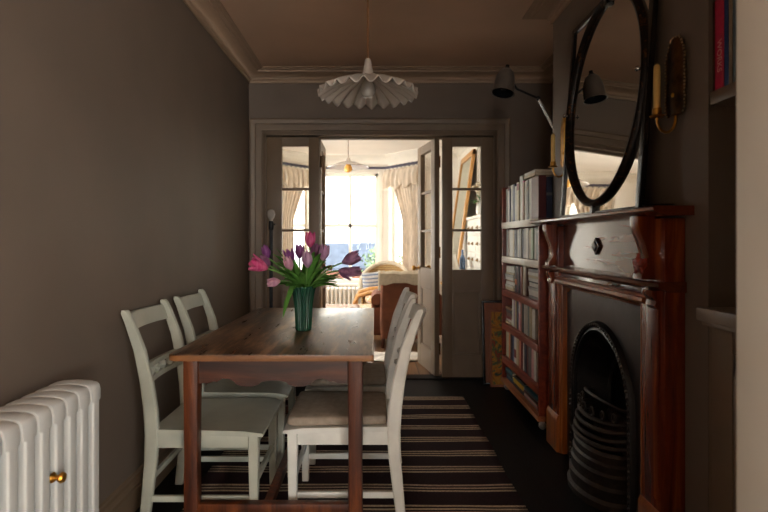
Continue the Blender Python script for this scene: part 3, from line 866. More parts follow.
def tulip(i, kind, target, d, size, openn, label, bend=0.0, leaf=True):
    rnd = random.Random(i * 13 + 5)
    tg = Vector(target); d = Vector(d).normalized()
    t = thing('tulip', label, 'flower', tuple(TOP), 0, 'cut tulips in the green vase')
    def LB(mb, n, m, par=t, **k):
        o = mb.build(n, m, par, **k); o.matrix_parent_inverse = Matrix.Translation(-TOP); return o
    ang = 2 * PI * i / 13
    root = Vector((VX + 0.016 * math.cos(ang), VY + 0.016 * math.sin(ang), VZ + 0.03))
    mouth = Vector((VX, VY, VZ + 0.205)) + Vector((tg.x - VX, tg.y - VY, 0)).normalized() * (0.02 + 0.014 * rnd.random())
    end = tg - d * size * 0.1
    ctrl = mouth + Vector((0, 0, max(0.03, 0.5 * (end.z - mouth.z)))) + (end - mouth) * 0.25
    pts = [root, (root + mouth) / 2]
    for k in range(9):
        q = k / 8
        p = (1 - q) ** 2 * mouth + 2 * q * (1 - q) * (ctrl * 0.55 + (end - d * 0.06) * 0.45) + q * q * end
        pts.append(p)
    LB(MB().tube(pts, 0.0038, 8), 'stem', M['stem'])
    # six petals
    u = d.orthogonal().normalized(); w = d.cross(u)
    pm = MB()
    for k in range(6):
        inner = k % 2
        a0 = 2 * PI * k / 6 + rnd.uniform(-.1, .1)
        R = size * (0.30 if inner else 0.34)
        L = size * (1.0 + rnd.uniform(-.06, .06))
        op = openn * (0.8 if inner else 1.0) + rnd.uniform(-.04, .06)
        def f(s, v, a0=a0, R=R, L=L, op=op):
            # v along, s across
            wid = 1.15 * math.sin(PI * (0.10 + 0.84 * v) ** 0.9) ** 0.75 * (1 if v < .97 else .8)
            th = a0 + (s - 0.5) * wid * 1.05
            rad = R * (0.22 + 1.0 * math.sin(PI * 0.5 * min(1, v * 1.9)) ) * (1.0 if v < 0.5 else 1 + (v - 0.5) * (op * 2.6 - 0.75))
            rad *= 0.80 + 0.03 * math.cos((s - .5) * 6)
            h = L * (v - 0.05 * op * v * v)
            return tg - d * size * 0.1 + d * h + (u * math.cos(th) + w * math.sin(th)) * rad
        pm.grid(f, 6, 9)
    LB(pm, 'petals', PM[kind], auto=80, solid=0.0016)
    if leaf:
        for q in range(4):
            az = math.atan2(tg.y - VY, tg.x - VX) + rnd.uniform(-0.9, 0.9)
            ln = rnd.uniform(0.13, 0.21); up = rnd.uniform(0.35, 1.25)
            dirv = Vector((math.cos(az), math.sin(az), 0))
            side = Vector((-math.sin(az), math.cos(az), 0))
            b0 = Vector((VX, VY, VZ + 0.195)) + dirv * 0.028
            wd = rnd.uniform(0.014, 0.021)
            def lf(s, v, dirv=dirv, side=side, b0=b0, ln=ln, up=up, wd=wd):
                hh = up * ln * (v - 0.75 * v * v * (1.2 - up * .6)) 
                p = b0 + dirv * ln * v * (0.65 + .5 * (1 - up)) + Vector((0, 0, hh * 1.3))
                ww = wd * (math.sin(PI * (0.12 + 0.87 * v)) ** 0.8)
                return p + side * (s - .5) * 2 * ww + Vector((0, 0, 0.5 * abs(s - .5) * ww * 2))
            LB(MB().grid(lf, 4, 10), 'leaf', M['leaf'], auto=80, solid=0.0012)
    if i == 6:
        b0 = Vector((VX - 0.03, VY - 0.052, VZ + 0.212))
        def dl(s, v):
            ww = 0.017 * (math.sin(PI * (0.14 + 0.85 * v)) ** 0.7)
            p = b0 + Vector((-0.055 * v, -0.040 * math.sin(PI * .5 * min(1, v * 1.6)), 0.03 * math.sin(PI * min(1, v * 2.2)) * (1 - v) - 0.135 * v * v))
            return p + Vector((0.83, 0.2, 0.35)) * ((s - .5) * 2 * ww)
        LB(MB().grid(dl, 4, 12), 'leaf', M['leaf'], auto=80, solid=0.0012)
    return t
def P3(x, y, d): return ((x - 375) * d / 512, d, 1.21 - (y - 240) * d / 512)
tl = [
 ('hotpink', P3(266, 268, 2.44), (-0.85, -0.35, 0.35), .075, .62, 'large open hot pink tulip at the far left of the bunch'),
 ('purple', P3(268, 257, 2.58), (-0.35, 0.1, 0.9), .056, .12, 'small purple tulip above the hot pink one on the left'),
 ('pale', P3(279, 281.5, 2.46), (-0.95, -0.25, -0.12), .055, .10, 'drooping pale pink tulip bud low on the left beside the vase rim'),
 ('mauve', P3(269, 265, 2.56), (-0.6, 0.2, 0.6), .055, .25, 'mauve tulip tucked behind the large hot pink one'),
 ('purple', P3(292, 261, 2.50), (-0.3, -0.3, 0.9), .058, .40, 'purple tulip left of centre with ruffled open petals'),
 ('purple', P3(299.5, 257, 2.58), (0.05, 0.1, 1), .060, .2, 'purple tulip in the centre behind two pale buds'),
 ('pale', P3(290.5, 269, 2.44), (-0.25, -0.3, 0.9), .058, .12, 'pale pink tulip low in the centre, left of the lilac bud'),
 ('hotpink', P3(310, 246, 2.54), (0.05, 0, 1), .066, .28, 'pink tulip standing tallest at the top of the bunch'),
 ('lilac', P3(307.5, 266, 2.44), (0.0, -0.25, 1), .066, .10, 'pale lilac tulip low in the centre above the vase'),
 ('mauve', P3(314.5, 256, 2.60), (0.15, 0.1, 1), .060, .15, 'mauve tulip just below the tallest pink one'),
 ('lilac', P3(323, 259, 2.50), (0.2, -0.1, 1), .066, .15, 'lilac tulip right of centre beside the window glare'),
 ('plum', P3(344, 262, 2.50), (0.85, 0.0, 0.4), .078, .22, 'long plum tulip pointing right at the far right of the bunch'),
 ('plum', P3(340, 271, 2.44), (0.55, -0.35, -0.12), .066, .45, 'plum tulip with ruffled petals below the long one on the right'),
 ('plum', P3(348, 272, 2.54), (0.9, 0.1, 0.1), .062, .25, 'plum tulip lowest on the right with its petals facing the doors'),
]
for i, (k, tg, d_, s_, o_, lb) in enumerate(tl):
    tulip(i, k, tg, d_, s_ * 1.2, o_, lb)
# ================================================================ fireplace wall
fp = thing('fireplace_surround', 'varnished red mahogany fireplace surround with mantel shelf and shaped brackets', 'fireplace', (1.05, 2.47, 0))
FX, Y0, Y1 = 1.045, 1.845, 3.085      # front plane, near side, far side
PWN = 0.165
def FB(mb, n, m, par=fp, **k):
    o = mb.build(n, m, par, **k); o.matrix_parent_inverse = Matrix.Translation(-Vector(fp.location)); return o
for (a, b) in ((Y0, Y0 + PWN), (Y1 - PWN, Y1)):
    inner = a < 2.2
    p = MB()
    p.box(FX, CHX - 0.001, a, b, 0.0, 1.29, 0.004)
    # reeded middle and raised fillet
    p.box(FX - 0.008, FX + 0.01, a + 0.03, b - 0.045, 0.25, 0.97, 0.004)
    FB(p, 'pilaster', M['mahog'])
    e0, e1 = (b - 0.005, b + 0.03) if inner else (a - 0.03, a + 0.005)
    q = MB().box(FX + 0.012, CHX - 0.001, e0, e1, 0.0, 0.985, 0.005)
    q.tube([(FX + 0.012, (e0 + e1) / 2 - 0.004 * (1 if inner else -1), 0.0), (FX + 0.012, (e0 + e1) / 2 - 0.004 * (1 if inner else -1), 0.985)], 0.010, 10)
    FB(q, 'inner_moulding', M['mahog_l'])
    bl = MB().box(FX - 0.012, CHX - 0.001, a - 0.006, b + 0.004, 0.0, 0.18, 0.004)
    bl.prism([(FX - 0.012, 0.18), (FX + 0.02, 0.18), (FX + 0.02, 0.215), (FX - 0.003, 0.21), (FX - 0.006, 0.20), (FX - 0.011, 0.192)], 'XZ', a - 0.005, b + 0.003)
    FB(bl, 'plinth_block', M['mahog_l'])
# header moulding below the ledge
hd = MB().box(FX + 0.014, CHX - 0.001, Y0 + PWN, Y1 - PWN, 0.945, 1.05, 0.004)
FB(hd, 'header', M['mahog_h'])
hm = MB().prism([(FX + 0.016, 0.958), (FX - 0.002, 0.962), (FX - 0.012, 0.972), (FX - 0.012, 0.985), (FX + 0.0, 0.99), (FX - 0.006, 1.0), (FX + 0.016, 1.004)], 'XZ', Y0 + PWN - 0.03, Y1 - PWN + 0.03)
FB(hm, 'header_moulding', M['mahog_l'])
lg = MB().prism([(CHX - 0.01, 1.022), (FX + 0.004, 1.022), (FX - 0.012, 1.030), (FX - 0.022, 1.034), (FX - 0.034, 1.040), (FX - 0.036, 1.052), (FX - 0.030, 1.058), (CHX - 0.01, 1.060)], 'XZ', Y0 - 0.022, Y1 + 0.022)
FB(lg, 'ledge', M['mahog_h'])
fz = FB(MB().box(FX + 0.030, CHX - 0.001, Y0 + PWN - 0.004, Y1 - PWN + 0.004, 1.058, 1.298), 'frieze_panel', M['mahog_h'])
Rd = Matrix.Translation((FX + 0.024, 2.475, 1.180)) @ Matrix.Rotation(PI / 4, 4, 'X')
dm = MB().box(-0.006, 0.006, -0.030, 0.030, -0.030, 0.030, 0.003, rot=Rd).box(-0.012, 0.0, -0.019, 0.019, -0.019, 0.019, 0.006, rot=Rd)
dm.build('diamond_boss', M['ebony_gilt'], fz)
# shaped bracket boards standing out from each pilaster under the shelf
BP = [(1.048, 1.299), (.984, 1.299), (.984, 1.270), (.989, 1.250), (1.000, 1.222), (1.013, 1.190), (1.022, 1.160), (1.027, 1.138), (1.026, 1.120), (1.018, 1.104), (1.008, 1.092), (1.000, 1.080), (.998, 1.062), (1.048, 1.062)]
for ya, yb in ((1.915, 1.985), (2.945, 3.015)):
    FB(MB().prism(BP, 'XZ', ya, yb, 0.004), 'bracket', M['mahog'])
# carved fruit and leaf boss by the near bracket
rs = MB()
for k in range(9):
    a = k * 2.4; r = 0.020 * math.sqrt(k / 8.0)
    rs.ball((FX - 0.048, 1.945 + 1.0 * r * math.cos(a), 1.120 + r * math.sin(a)), 0.012, 10, (0.8, 1.2, 0.9))
for k in range(5):
    a = 2 * PI * k / 5 + 0.3
    rs.ball((FX - 0.044, 1.945 + 0.028 * math.cos(a), 1.118 + 0.025 * math.sin(a)), 0.014, 10, (0.5, 1.4, 0.8), Matrix.Rotation(a, 4, 'X'))
rs.box(FX - 0.046, FX - 0.020, 1.925, 1.970, 1.095, 1.14, 0.003)
FB(rs, 'carved_boss', paint('dark_red_carving', (150, 54, 34), 0.3, 0.15, 20, 0.1))
# console scrolls under the ledge
for (a, b) in ((Y0 + 0.03, Y0 + 0.10), (Y1 - 0.10, Y1 - 0.03)):
    FB(MB().prism([(FX + 0.01, 1.024), (FX - 0.030, 1.024), (FX - 0.030, 1.008), (FX - 0.014, 0.985), (FX - 0.020, 0.968), (FX - 0.006, 0.952), (FX + 0.01, 0.952)], 'XZ', a, b, 0.003), 'console', M['mahog'])
sh = MB().prism([(CHX - 0.001, 1.297), (FX - 0.020, 1.297), (FX - 0.038, 1.303), (FX - 0.050, 1.308), (FX - 0.064, 1.310), (FX - 0.070, 1.316), (FX - 0.070, 1.326), (FX - 0.064, 1.331), (CHX - 0.001, 1.331)], 'XZ', 1.793, 3.215)
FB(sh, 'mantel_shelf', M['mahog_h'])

# cast iron insert
ins = thing('fireplace_insert', 'black cast iron arched fireplace insert with bowed bar grate', 'fireplace', (1.10, 2.465, 0))
def IB(mb, n, m, **k):
    o = mb.build(n, m, ins, **k); o.matrix_parent_inverse = Matrix.Translation(-Vector(ins.location)); return o
YA, YB = Y0 + PWN + 0.031, Y1 - PWN - 0.031
CY = (YA + YB) / 2
IX = 1.085
def arch(hw, zs, rise, n=28, foot=0.0):
    pts = [(CY - hw, foot)]
    for k in range(n + 1):
        a = PI - PI * k / n
        pts.append((CY + hw * math.cos(a), zs + rise * math.sin(a)))
    pts.append((CY + hw, foot))
    return pts
pl = MB()
outer = arch(0.300, 0.44, 0.335)
rim = [(YA, 0.0)] + [(YA, 0.44)] + [None] * 0
# plate with arched hole: strips between the arch and the rectangle
o_pts = outer
def toedge(p):
    y, z = p
    if z <= 0.44: return (YA if y < CY else YB, z)
    a = math.atan2((z - 0.44) / 0.5, (y - CY) / ((YB - YA) / 2))
    c, s = math.cos(a), math.sin(a)
    k = 1 / max(abs(c), abs(s))
    return (CY + c * k * (YB - YA) / 2, 0.44 + s * k * 0.5)
bm = pl.bm
for xx in (IX, IX + 0.03):
    A = [bm.verts.new((xx, y, z)) for y, z in o_pts]
    B = [bm.verts.new((xx, *toedge(p))) for p in o_pts]
    for i in range(len(A) - 1):
        bm.faces.new((A[i], A[i + 1], B[i + 1], B[i]))
IB(pl, 'iron_plate', paint('blackened_iron_plate', (44, 41, 42), 0.36, 0.25, 7, 0.12, 0.35, 0.5, 30), auto=20)
# moulded arch band
def archband(mb, hw0, rise0, prof, zs=0.44):
    rings = []
    n = 36
    for k in range(-1, n + 2):
        ring = []
        for o, x in prof:
            if k < 0: ring.append((x, CY - hw0 - o, 0.0))
            elif k > n: ring.append((x, CY + hw0 + o, 0.0))
            else:
                a = PI - PI * k / n
                ring.append((x, CY + (hw0 + o) * math.cos(a), zs + (rise0 + o) * math.sin(a)))
        rings.append(ring)
    mb.loops(rings)
    return mb
IB(archband(MB(), 0.285, 0.325, [(0.0, IX + 0.03), (0.0, IX - 0.006), (0.008, IX - 0.016), (0.02, IX - 0.012), (0.026, IX - 0.020), (0.045, IX - 0.022), (0.052, IX - 0.008), (0.058, IX + 0.02)]), 'arch_band', M['iron'])
bd = MB()
for k in range(44):
    a = PI - PI * k / 43
    bd.ball((IX - 0.022, CY + 0.320 * math.cos(a), 0.44 + 0.36 * math.sin(a)), 0.0075, 6)
for s in (-1, 1):
    for k in range(16):
        bd.ball((IX - 0.022, CY + s * 0.320, 0.42 - 0.026 * k), 0.0075, 6)
IB(bd, 'beading', M['iron_worn'])
# splayed cheeks and inner arch, then the firebox
rings = []
for x, hw, rs_ in ((IX, 0.287, 0.327), (IX + 0.05, 0.255, 0.29), (IX + 0.14, 0.195, 0.215), (IX + 0.15, 0.185, 0.205)):
    rings.append([(x, y, z) for y, z in [(CY - hw, 0.0)] + [(CY + hw * math.cos(PI - PI * k / 28), 0.44 + rs_ * math.sin(PI - PI * k / 28)) for k in range(29)] + [(CY + hw, 0.0)]])
ck = MB().loops(rings, False, False)
IB(ck, 'splayed_cheek', M['iron'], auto=60)
IB(archband(MB(), 0.180, 0.200, [(0.0, IX + 0.17), (0.0, IX + 0.135), (0.02, IX + 0.128), (0.028, IX + 0.14), (0.03, IX + 0.17)]), 'inner_arch', M['iron'])
fb = MB().box(IX + 0.33, IX + 0.345, CY - 0.2, CY + 0.2, 0, 0.66)
fb.box(IX + 0.165, IX + 0.33, CY - 0.20, CY - 0.19, 0, 0.66).box(IX + 0.165, IX + 0.33, CY + 0.19, CY + 0.20, 0, 0.66).box(IX + 0.165, IX + 0.345, CY - 0.2, CY + 0.2, 0.66, 0.67)
IB(fb, 'firebox', M['soot'], smooth=False)
# bowed grate: apron bars bulging into the room
def bow(mb, z, hw, out, r, tilt=0.0):
    pts = []
    for k in range(21):
        a = PI * k / 20
        pts.append((IX + 0.04 - out * math.sin(a) ** 0.8, CY - hw * math.cos(a), z + tilt * math.sin(a)))
    mb.tube(pts, r, 8)
    return mb
gb = [(0.44, .165, .085, .008, .03), (0.385, .185, .115, .011, -.01), (0.35, .19, .128, .011, -.012), (0.315, .194, .135, .011, -.015), (0.28, .198, .142, .012, -.012)]
for z, hw, out, r, tl_ in gb:
    IB(bow(MB(), z, hw, out, r, tl_), 'grate_bar', M['iron_worn'])
ap = MB()
rings = []
for z, hw, out in ((0.0, .222, .175), (0.03, .224, .178), (0.045, .214, .166), (0.09, .217, .168), (0.105, .208, .158), (0.15, .211, .16), (0.162, .203, .15), (0.195, .206, .152), (0.205, .198, .143), (0.235, .202, .146), (0.25, .194, .135)):
    rings.append([(IX + 0.04 - out * math.sin(PI * k / 24) ** 0.8, CY - hw * math.cos(PI * k / 24), z) for k in range(25)])
ap.loops(rings, False, False)
IB(ap, 'ash_apron', M['iron_worn'], auto=30)
for k in range(7):
    cr = MB()
    a = PI * (k + 1) / 8
    cx, cy = IX + 0.04 - 0.118 * math.sin(a) ** .8, CY - 0.188 * math.cos(a)
    cr.tube([(cx, cy + 0.018 * math.cos(q), 0.41 + 0.018 * math.sin(q)) for q in [2 * PI * j / 10 for j in range(10)]], 0.005, 6, True)
    IB(cr, 'scroll', M['iron_worn'])

co = MB()
for k in range(16):
    co.ball((IX + 0.10 + 0.05 * random.random(), CY + random.uniform(-.16, .16), 0.30 + 0.05 * random.random()), random.uniform(.03, .045), 8, (1, 1, .8))
co.box(IX + 0.04, IX + 0.32, CY - .17, CY + .17, 0.24, 0.28)
IB(co, 'coal_bed', patches('burnt_coal', [(22, 18, 18), (34, 26, 24), (70, 40, 28)], 30), auto=70)

# ---- mirror leaning on the chimney breast
MY0, MY1, MZ0, MZ1 = 1.985, 2.84, 1.332, 2.372
mr = thing('overmantel_mirror', 'tall black framed mirror with an oval ring leaning on the mantel shelf', 'mirror', (1.035, (MY0 + MY1) / 2, MZ0))
lean = math.atan2(0.072, MZ1 - MZ0)
mr.rotation_euler = (0, lean, 0)
hy = (MY1 - MY0) / 2; hz = MZ1 - MZ0
fr = MB()
for a, b, c_, d_ in ((-hy, -hy + .034, 0, hz), (hy - .024, hy, 0, hz), (-hy, hy, hz - .026, hz), (-hy, hy, 0, .012)):
    fr.box(-0.012, 0.010, a, b, c_, d_, 0.004)
fr.build('frame', M['ebony'], mr)
MB().box(-0.001, 0.005, -hy + 0.01, hy - 0.01, 0.006, hz - 0.01).build('mirror_glass', M['mirror'], mr, False)
def ellring(prof, ry, rz, cz, n=64):
    rings = []
    for k in range(n):
        a = 2 * PI * k / n
        rings.append([(x, (ry + o) * math.cos(a), cz + (rz + o) * math.sin(a)) for o, x in prof])
    return MB().loops(rings, False, True, True)
cz = 0.535
ring = ellring([(0, -0.002), (0.003, -0.012), (0.010, -0.022), (0.023, -0.026), (0.035, -0.018), (0.038, -0.002)], 0.374, 0.464, cz)
ring.build('oval_ring', M['ebony_gilt'], mr, auto=50)
for z0_, z1_ in ((0.0, 0.045), (hz - 0.055, hz - 0.02)):
    MB().box(-0.020, -0.0015, -0.016, 0.016, z0_, z1_, 0.004).build('ring_support', M['ebony'], mr)
for s in (-1, 1):
    MB().lathe([(0.0, -0.046), (0.008, -0.044), (0.012, -0.036), (0.006, -0.03), (0.006, -0.012)], (0, s * 0.388, cz + 0.02), 12, 'X').build('pivot_knob', M['chrome'], mr)
tr = MB().lathe([(0, 0), (0.040, 0), (0.052, 0.006), (0.055, 0.010), (0.050, 0.011), (0.038, 0.006), (0, 0.005)], (1.055, 1.905, 1.332), 24).build('candle_dish', M['black_metal'])
tag(tr, 'small flat black dish on the near end of the mantel shelf', 'dish')

# ---- candle sconces
def sconce(y, z, label, mat):
    t = thing('candle_sconce', label, 'sconce', (CHX - 0.002, y, z), 0, 'brass candle sconces on the chimney breast')
    # plate: z from 0 to .28, width .12
    def plate(u, v):
        w = 0.060 if v < 0.75 else 0.060 * (1 - 0.55 * ((v - 0.75) / 0.25) ** 1.4)
        w = min(w, 0.060 * (0.72 + 0.28 * min(1, v / 0.06)))
        yy = (u - 0.5) * 2
        edge = abs(yy) ** 6
        sc_ = 1 + 0.035 * math.cos(v * 60) * edge
        return (-0.004 - 0.016 * (1 - yy * yy) - 0.010 * edge, yy * w * sc_, 0.285 * v)
    MB().grid(plate, 16, 40).build('back_plate', mat, t, auto=60, solid=0.002)
    rb = MB()
    for k in range(22):
        v = (k + .5) / 22
        for s in (0, 1):
            p = plate(s, v); rb.ball(p, 0.0042, 6)
    for k in range(5):
        p = plate(k / 4, 1.0); rb.ball(p, 0.0045, 6)
    rb.build('beaded_rim', M['dull_brass'], t)
    pts = [(-0.012, 0, 0.055)]
    for k in range(13):
        a = PI * k / 12
        pts.append((-0.046 + 0.034 * math.cos(a), 0, -0.012 - 0.050 * math.sin(a)))
    pts.append((-0.080, 0, 0.0))
    MB().tube(pts, 0.0048, 10).build('arm', M['brass'], t)
    MB().lathe([(0.0, 0.012), (0.022, 0.014), (0.026, 0.019), (0.010, 0.020), (0.014, 0.022), (0.0155, 0.024), (0.0155, 0.046), (0.0125, 0.046), (0.0125, 0.026), (0.0, 0.025)], (-0.080, 0, -0.020), 16).build('candle_cup', M['brass'], t)
    MB().ball((-0.022, 0, 0.075), 0.009, 10, (0.6, 1, 1)).build('boss', M['brass'], t)
    return t
def candle(y, z, label):
    o = MB().lathe([(0.0, 0.0), (0.0118, 0.0), (0.0118, 0.10), (0.0115, 0.160), (0.0105, 0.176), (0.006, 0.181), (0.0, 0.179)], (0, 0, 0), 16).tube([(0, 0, 0.178), (0.001, 0, 0.186)], 0.0012, 6).build('candle', M['wax'])
    o.location = (CHX - 0.082, y, z + 0.0065)
    tag(o, label, 'candle', 'candles in the sconces')
sconce(1.885, 1.668, 'patinated brass candle sconce on the chimney breast right of the mirror', M['dark_brass'])
candle(1.885, 1.668, 'yellow candle in the sconce right of the mirror')
sconce(2.985, 1.640, 'brass candle sconce on the chimney breast left of the mirror', M['brass'])
candle(2.985, 1.640, 'yellow candle in the sconce left of the mirror')

# ---- reading lamp on an arm
wl = thing('wall_lamp', 'grey adjustable wall lamp with bell shade above the bookcase', 'lamp', (1.24, CH1, 1.78))
def WB(mb, n, m, par=wl, **k):
    o = mb.build(n, m, par, **k); o.matrix_parent_inverse = Matrix.Translation(-Vector(wl.location)); return o
WB(MB().lathe([(0.0, 0.0), (0.04, 0.0), (0.04, 0.012), (0.015, 0.02), (0.012, 0.055), (0.0, 0.056)], (1.24, CH1 + 0.001, 1.74), 16, 'Y'), 'wall_bracket', M['dark_metal'])
WB(MB().tube([(1.24, 3.27, 1.74), (1.045, 3.27, 2.115)], 0.008, 10).tube([(1.24, 3.288, 1.74), (1.045, 3.288, 2.115)], 0.005, 8), 'lower_arm', M['chrome'])
WB(MB().tube([(1.045, 3.275, 2.115), (0.90, 3.24, 2.165), (0.855, 3.225, 2.215)], 0.007, 10).ball((1.045, 3.275, 2.115), 0.016, 10), 'upper_arm', M['black_metal'])
tilt = Matrix.Translation((0.815, 3.215, 2.205)) @ Matrix.Rotation(math.radians(12), 4, 'Y') @ Matrix.Rotation(math.radians(-10), 4, 'X')
WB(MB().lathe([(0.020, 0.082), (0.032, 0.078), (0.046, 0.060), (0.056, 0.030), (0.062, -0.005), (0.065, -0.045), (0.069, -0.075), (0.073, -0.082), (0.070, -0.083), (0.062, -0.045), (0.052, 0.03), (0.028, 0.07), (0.020, 0.072)], (0, 0, 0), 28, 'Z', tilt), 'lamp_shade', M['dark_metal'], auto=50)
WB(MB().lathe([(0.0, 0.062), (0.026, 0.068), (0.050, 0.029), (0.060, -0.045), (0.067, -0.078), (0.062, -0.076), (0.054, -0.04), (0.03, 0.04), (0.0, 0.055)], (0, 0, 0), 28, 'Z', tilt), 'reflector', M['lamp_inside'], auto=50)
WB(MB().lathe([(0.0, 0.05), (0.014, 0.05), (0.014, 0.01), (0.027, -0.02), (0.028, -0.04), (0.018, -0.058), (0.0, -0.062)], (0, 0, 0), 16, 'Z', tilt), 'bulb', M['lamp_inside'])
WB(MB().lathe([(0.0, 0.115), (0.012, 0.112), (0.013, 0.095), (0.02, 0.088), (0.02, 0.078), (0.0, 0.076)], (0, 0, 0), 14, 'Z', tilt), 'cap', M['black_metal'])

# ---- bookcase on castors
BX0, BX1, BY0, BY1 = 1.035, 1.30, 3.232, 4.180
bc = thing('bookcase', 'red stained open bookcase on castors in the alcove beyond the fireplace', 'bookcase', (1.17, 3.7, 0))
def BB(mb, n, m, par=bc, **k):
    o = mb.build(n, m, par, **k); o.matrix_parent_inverse = Matrix.Translation(-Vector(bc.location)); return o
BB(MB().box(BX0, BX1, BY0, BY0 + 0.024, 0.062, 1.345, 0.003), 'side_panel', M['bookcase'])
BB(MB().box(BX0, BX1, BY1 - 0.024, BY1, 0.062, 1.635, 0.003), 'side_panel', M['bookcase'])
BB(MB().box(BX1 - 0.008, BX1, BY0 + 0.024, BY1 - 0.024, 0.07, 1.345), 'back_panel', M['bookcase'])
SH = [1.350, 1.080, 0.815, 0.545, 0.275]
for z in SH:
    BB(MB().box(BX0 + 0.012, BX1 - 0.008, BY0 + 0.0245, BY1 - 0.0245, z - 0.022, z - 0.002), 'shelf', M['bookcase'])
    BB(MB().box(BX0 - 0.004, BX0 + 0.012, BY0 + 0.012, BY1 - 0.012, z - 0.050, z - 0.001, 0.003), 'shelf_lip', M['lip_glare'] if z > 1.0 else M['bookcase'])
BB(MB().box(BX0 - 0.008, BX1, BY0 - 0.002, BY1 + 0.002, 0.062, 0.096, 0.003), 'bottom_board', M['bookcase_pale'])
for x in (BX0 + 0.035, BX1 - 0.035):
    for y in (BY0 + 0.04, BY1 - 0.04):
        k = MB().lathe([(0.0, -0.013), (0.022, -0.013), (0.025, -0.008), (0.025, 0.008), (0.022, 0.013), (0.0, 0.013)], (x, y, 0.0255), 18, 'Y')
        k.box(x - 0.012, x + 0.012, y - 0.018, y - 0.014, 0.02, 0.058).box(x - 0.012, x + 0.012, y + 0.014, y + 0.018, 0.02, 0.058).box(x - 0.02, x + 0.02, y - 0.02, y + 0.02, 0.055, 0.0615, 0.002)
        BB(k, 'castor', M['castor'])

BMAT = {}
def bmat(c, rough=0.45):
    if c not in BMAT:
        BMAT[c] = paint('book_cover_%d_%d_%d' % c, c, rough, 0.06, 30, 0.06)
    return BMAT[c]
C = {'white': (190, 184, 173), 'grey': (104, 100, 98), 'cream': (176, 156, 122), 'tan': (132, 92, 54), 'navy': (30, 36, 60), 'red': (120, 26, 26), 'magenta': (176, 36, 88),
     'blue grey': (74, 84, 108), 'black': (26, 24, 26), 'teal': (52, 100, 106), 'purple': (104, 46, 118), 'orange': (190, 104, 44), 'salmon': (198, 118, 96), 'pink': (196, 140, 140),
     'yellow': (214, 176, 40), 'pale green': (166, 178, 146), 'brown': (88, 52, 34), 'dark red': (84, 24, 24), 'pale grey': (150, 146, 140)}
ORD = ['first', 'second', 'third', 'fourth', 'fifth', 'sixth', 'seventh', 'eighth', 'ninth', 'tenth', 'eleventh', 'twelfth', 'thirteenth', 'fourteenth', 'fifteenth', 'sixteenth', 'seventeenth', 'eighteenth']
def book(dx, dy, dz, c, label, group, loc, rot=(0, 0, 0), stripe=None, cat='book'):
    """local: spine at x=0 facing -x, thickness along y (0..dy), height z"""
    t = 0.0022
    m = MB()
    m.box(0, dx, 0, t, 0, dz).box(0, dx, dy - t, dy, 0, dz).box(0, t * 1.5, 0, dy, 0, dz, 0.0008)
    o = m.build('book', bmat(C[c]), None, False)
    p = MB().box(t * 1.6, dx - 0.003, t * 1.05, dy - t * 1.05, 0.002, dz - 0.003).build('page_block', M['pages'], o, False)
    if stripe:
        a, b, sc_ = stripe
        MB().box(-0.0006, 0.0004, 0.0008, dy - 0.0008, dz * a, dz * b).build('spine_band', bmat(C[sc_]), o, False)
    o.location = loc; o.rotation_euler = rot
    tag(o, label, cat, group)
    return o
rb_ = random.Random(3)
def row(zs, items, rowname, y_start, y_gap=0.0016, hmax=0.24):
    """items listed from the far (left in view) end to the near end"""
    y = y_start
    for i, it in enumerate(items):
        c, th, h = it[0], it[1], it[2]
        st = it[3] if len(it) > 3 else None
        dx = 0.13 + 0.06 * rb_.random()
        y -= th
        lb = '%s book standing %s from the far end of the %s of the bookcase' % (c, ORD[i], rowname)
        book(dx, th, h, c, lb, 'books on the %s of the bookcase' % rowname, (BX0 + 0.022 + 0.008 * rb_.random(), y, zs + 0.0005), (0, 0, 0), st)
        y -= y_gap
    return y
ye = BY1 - 0.028
T = lambda s: s
y = row(1.350, [('pale grey', .062, .27), ('white', .055, .285, (.88, .99, 'dark red')), ('blue grey', .022, .262), ('white', .050, .285), ('pale grey', .030, .28), ('blue grey', .045, .285, (.84, .99, 'navy')), ('white', .052, .265),
                 ('cream', .060, .285, (.80, .97, 'red')), ('white', .075, .325), ('magenta', .026, .285), ('tan', .024, .27), ('white', .055, .275), ('grey', .05, .275), ('white', .055, .28), ('cream', .045, .28), ('white', .045, .28), ('pale grey', .04, .28)], 'top shelf', ye)
ys = y
# two flat on top, near end
fl = 1.350 + 0.2845
for k, (c, dz, dx) in enumerate((('cream', .020, .20), ('white', .016, .19))):
    m_y0 = ys + 0.01
    o = book(dx, dz, 0.245, c, ('cream' if k == 0 else 'white') + ' book lying flat on the top row of the bookcase, ' + ('lower' if k == 0 else 'upper') + ' of two',
             'books lying on top of the top row', (BX0 + 0.012, ys + 0.26, fl + 0.0005 + (0.021 * k)), (PI / 2, 0, 0))
# two thick volumes closing the near end, spines towards the room's front
for k, (c, x0, w, h) in enumerate((('dark red', BX0 + 0.006, .048, .272), ('navy', BX0 + 0.056, .040, .262))):
    o = book(0.15, w, h, c, ('thick dark red volume' if k == 0 else 'thick navy volume with silver bands') +  ' at the near end of the top bookcase shelf', 'books on the top shelf of the bookcase',
             (x0 + w, BY0 + 0.026 + 0.004 * k, 1.3505), (0, 0, PI / 2), None if k == 0 else (.55, .62, 'grey'))
row(1.080, [('pale grey', .05, .215), ('grey', .04, .21), ('tan', .016, .205), ('white', .055, .212), ('white', .045, .212), ('cream', .035, .205), ('navy', .05, .205, (.86, .97, 'grey')), ('grey', .03, .205), ('white', .036, .205), ('blue grey', .034, .212), ('white', .03, .212),
            ('navy', .07, .205), ('pale grey', .05, .212), ('white', .06, .212), ('cream', .05, .2), ('pale green', .045, .212), ('white', .05, .212), ('grey', .05, .2)], 'second shelf', ye)
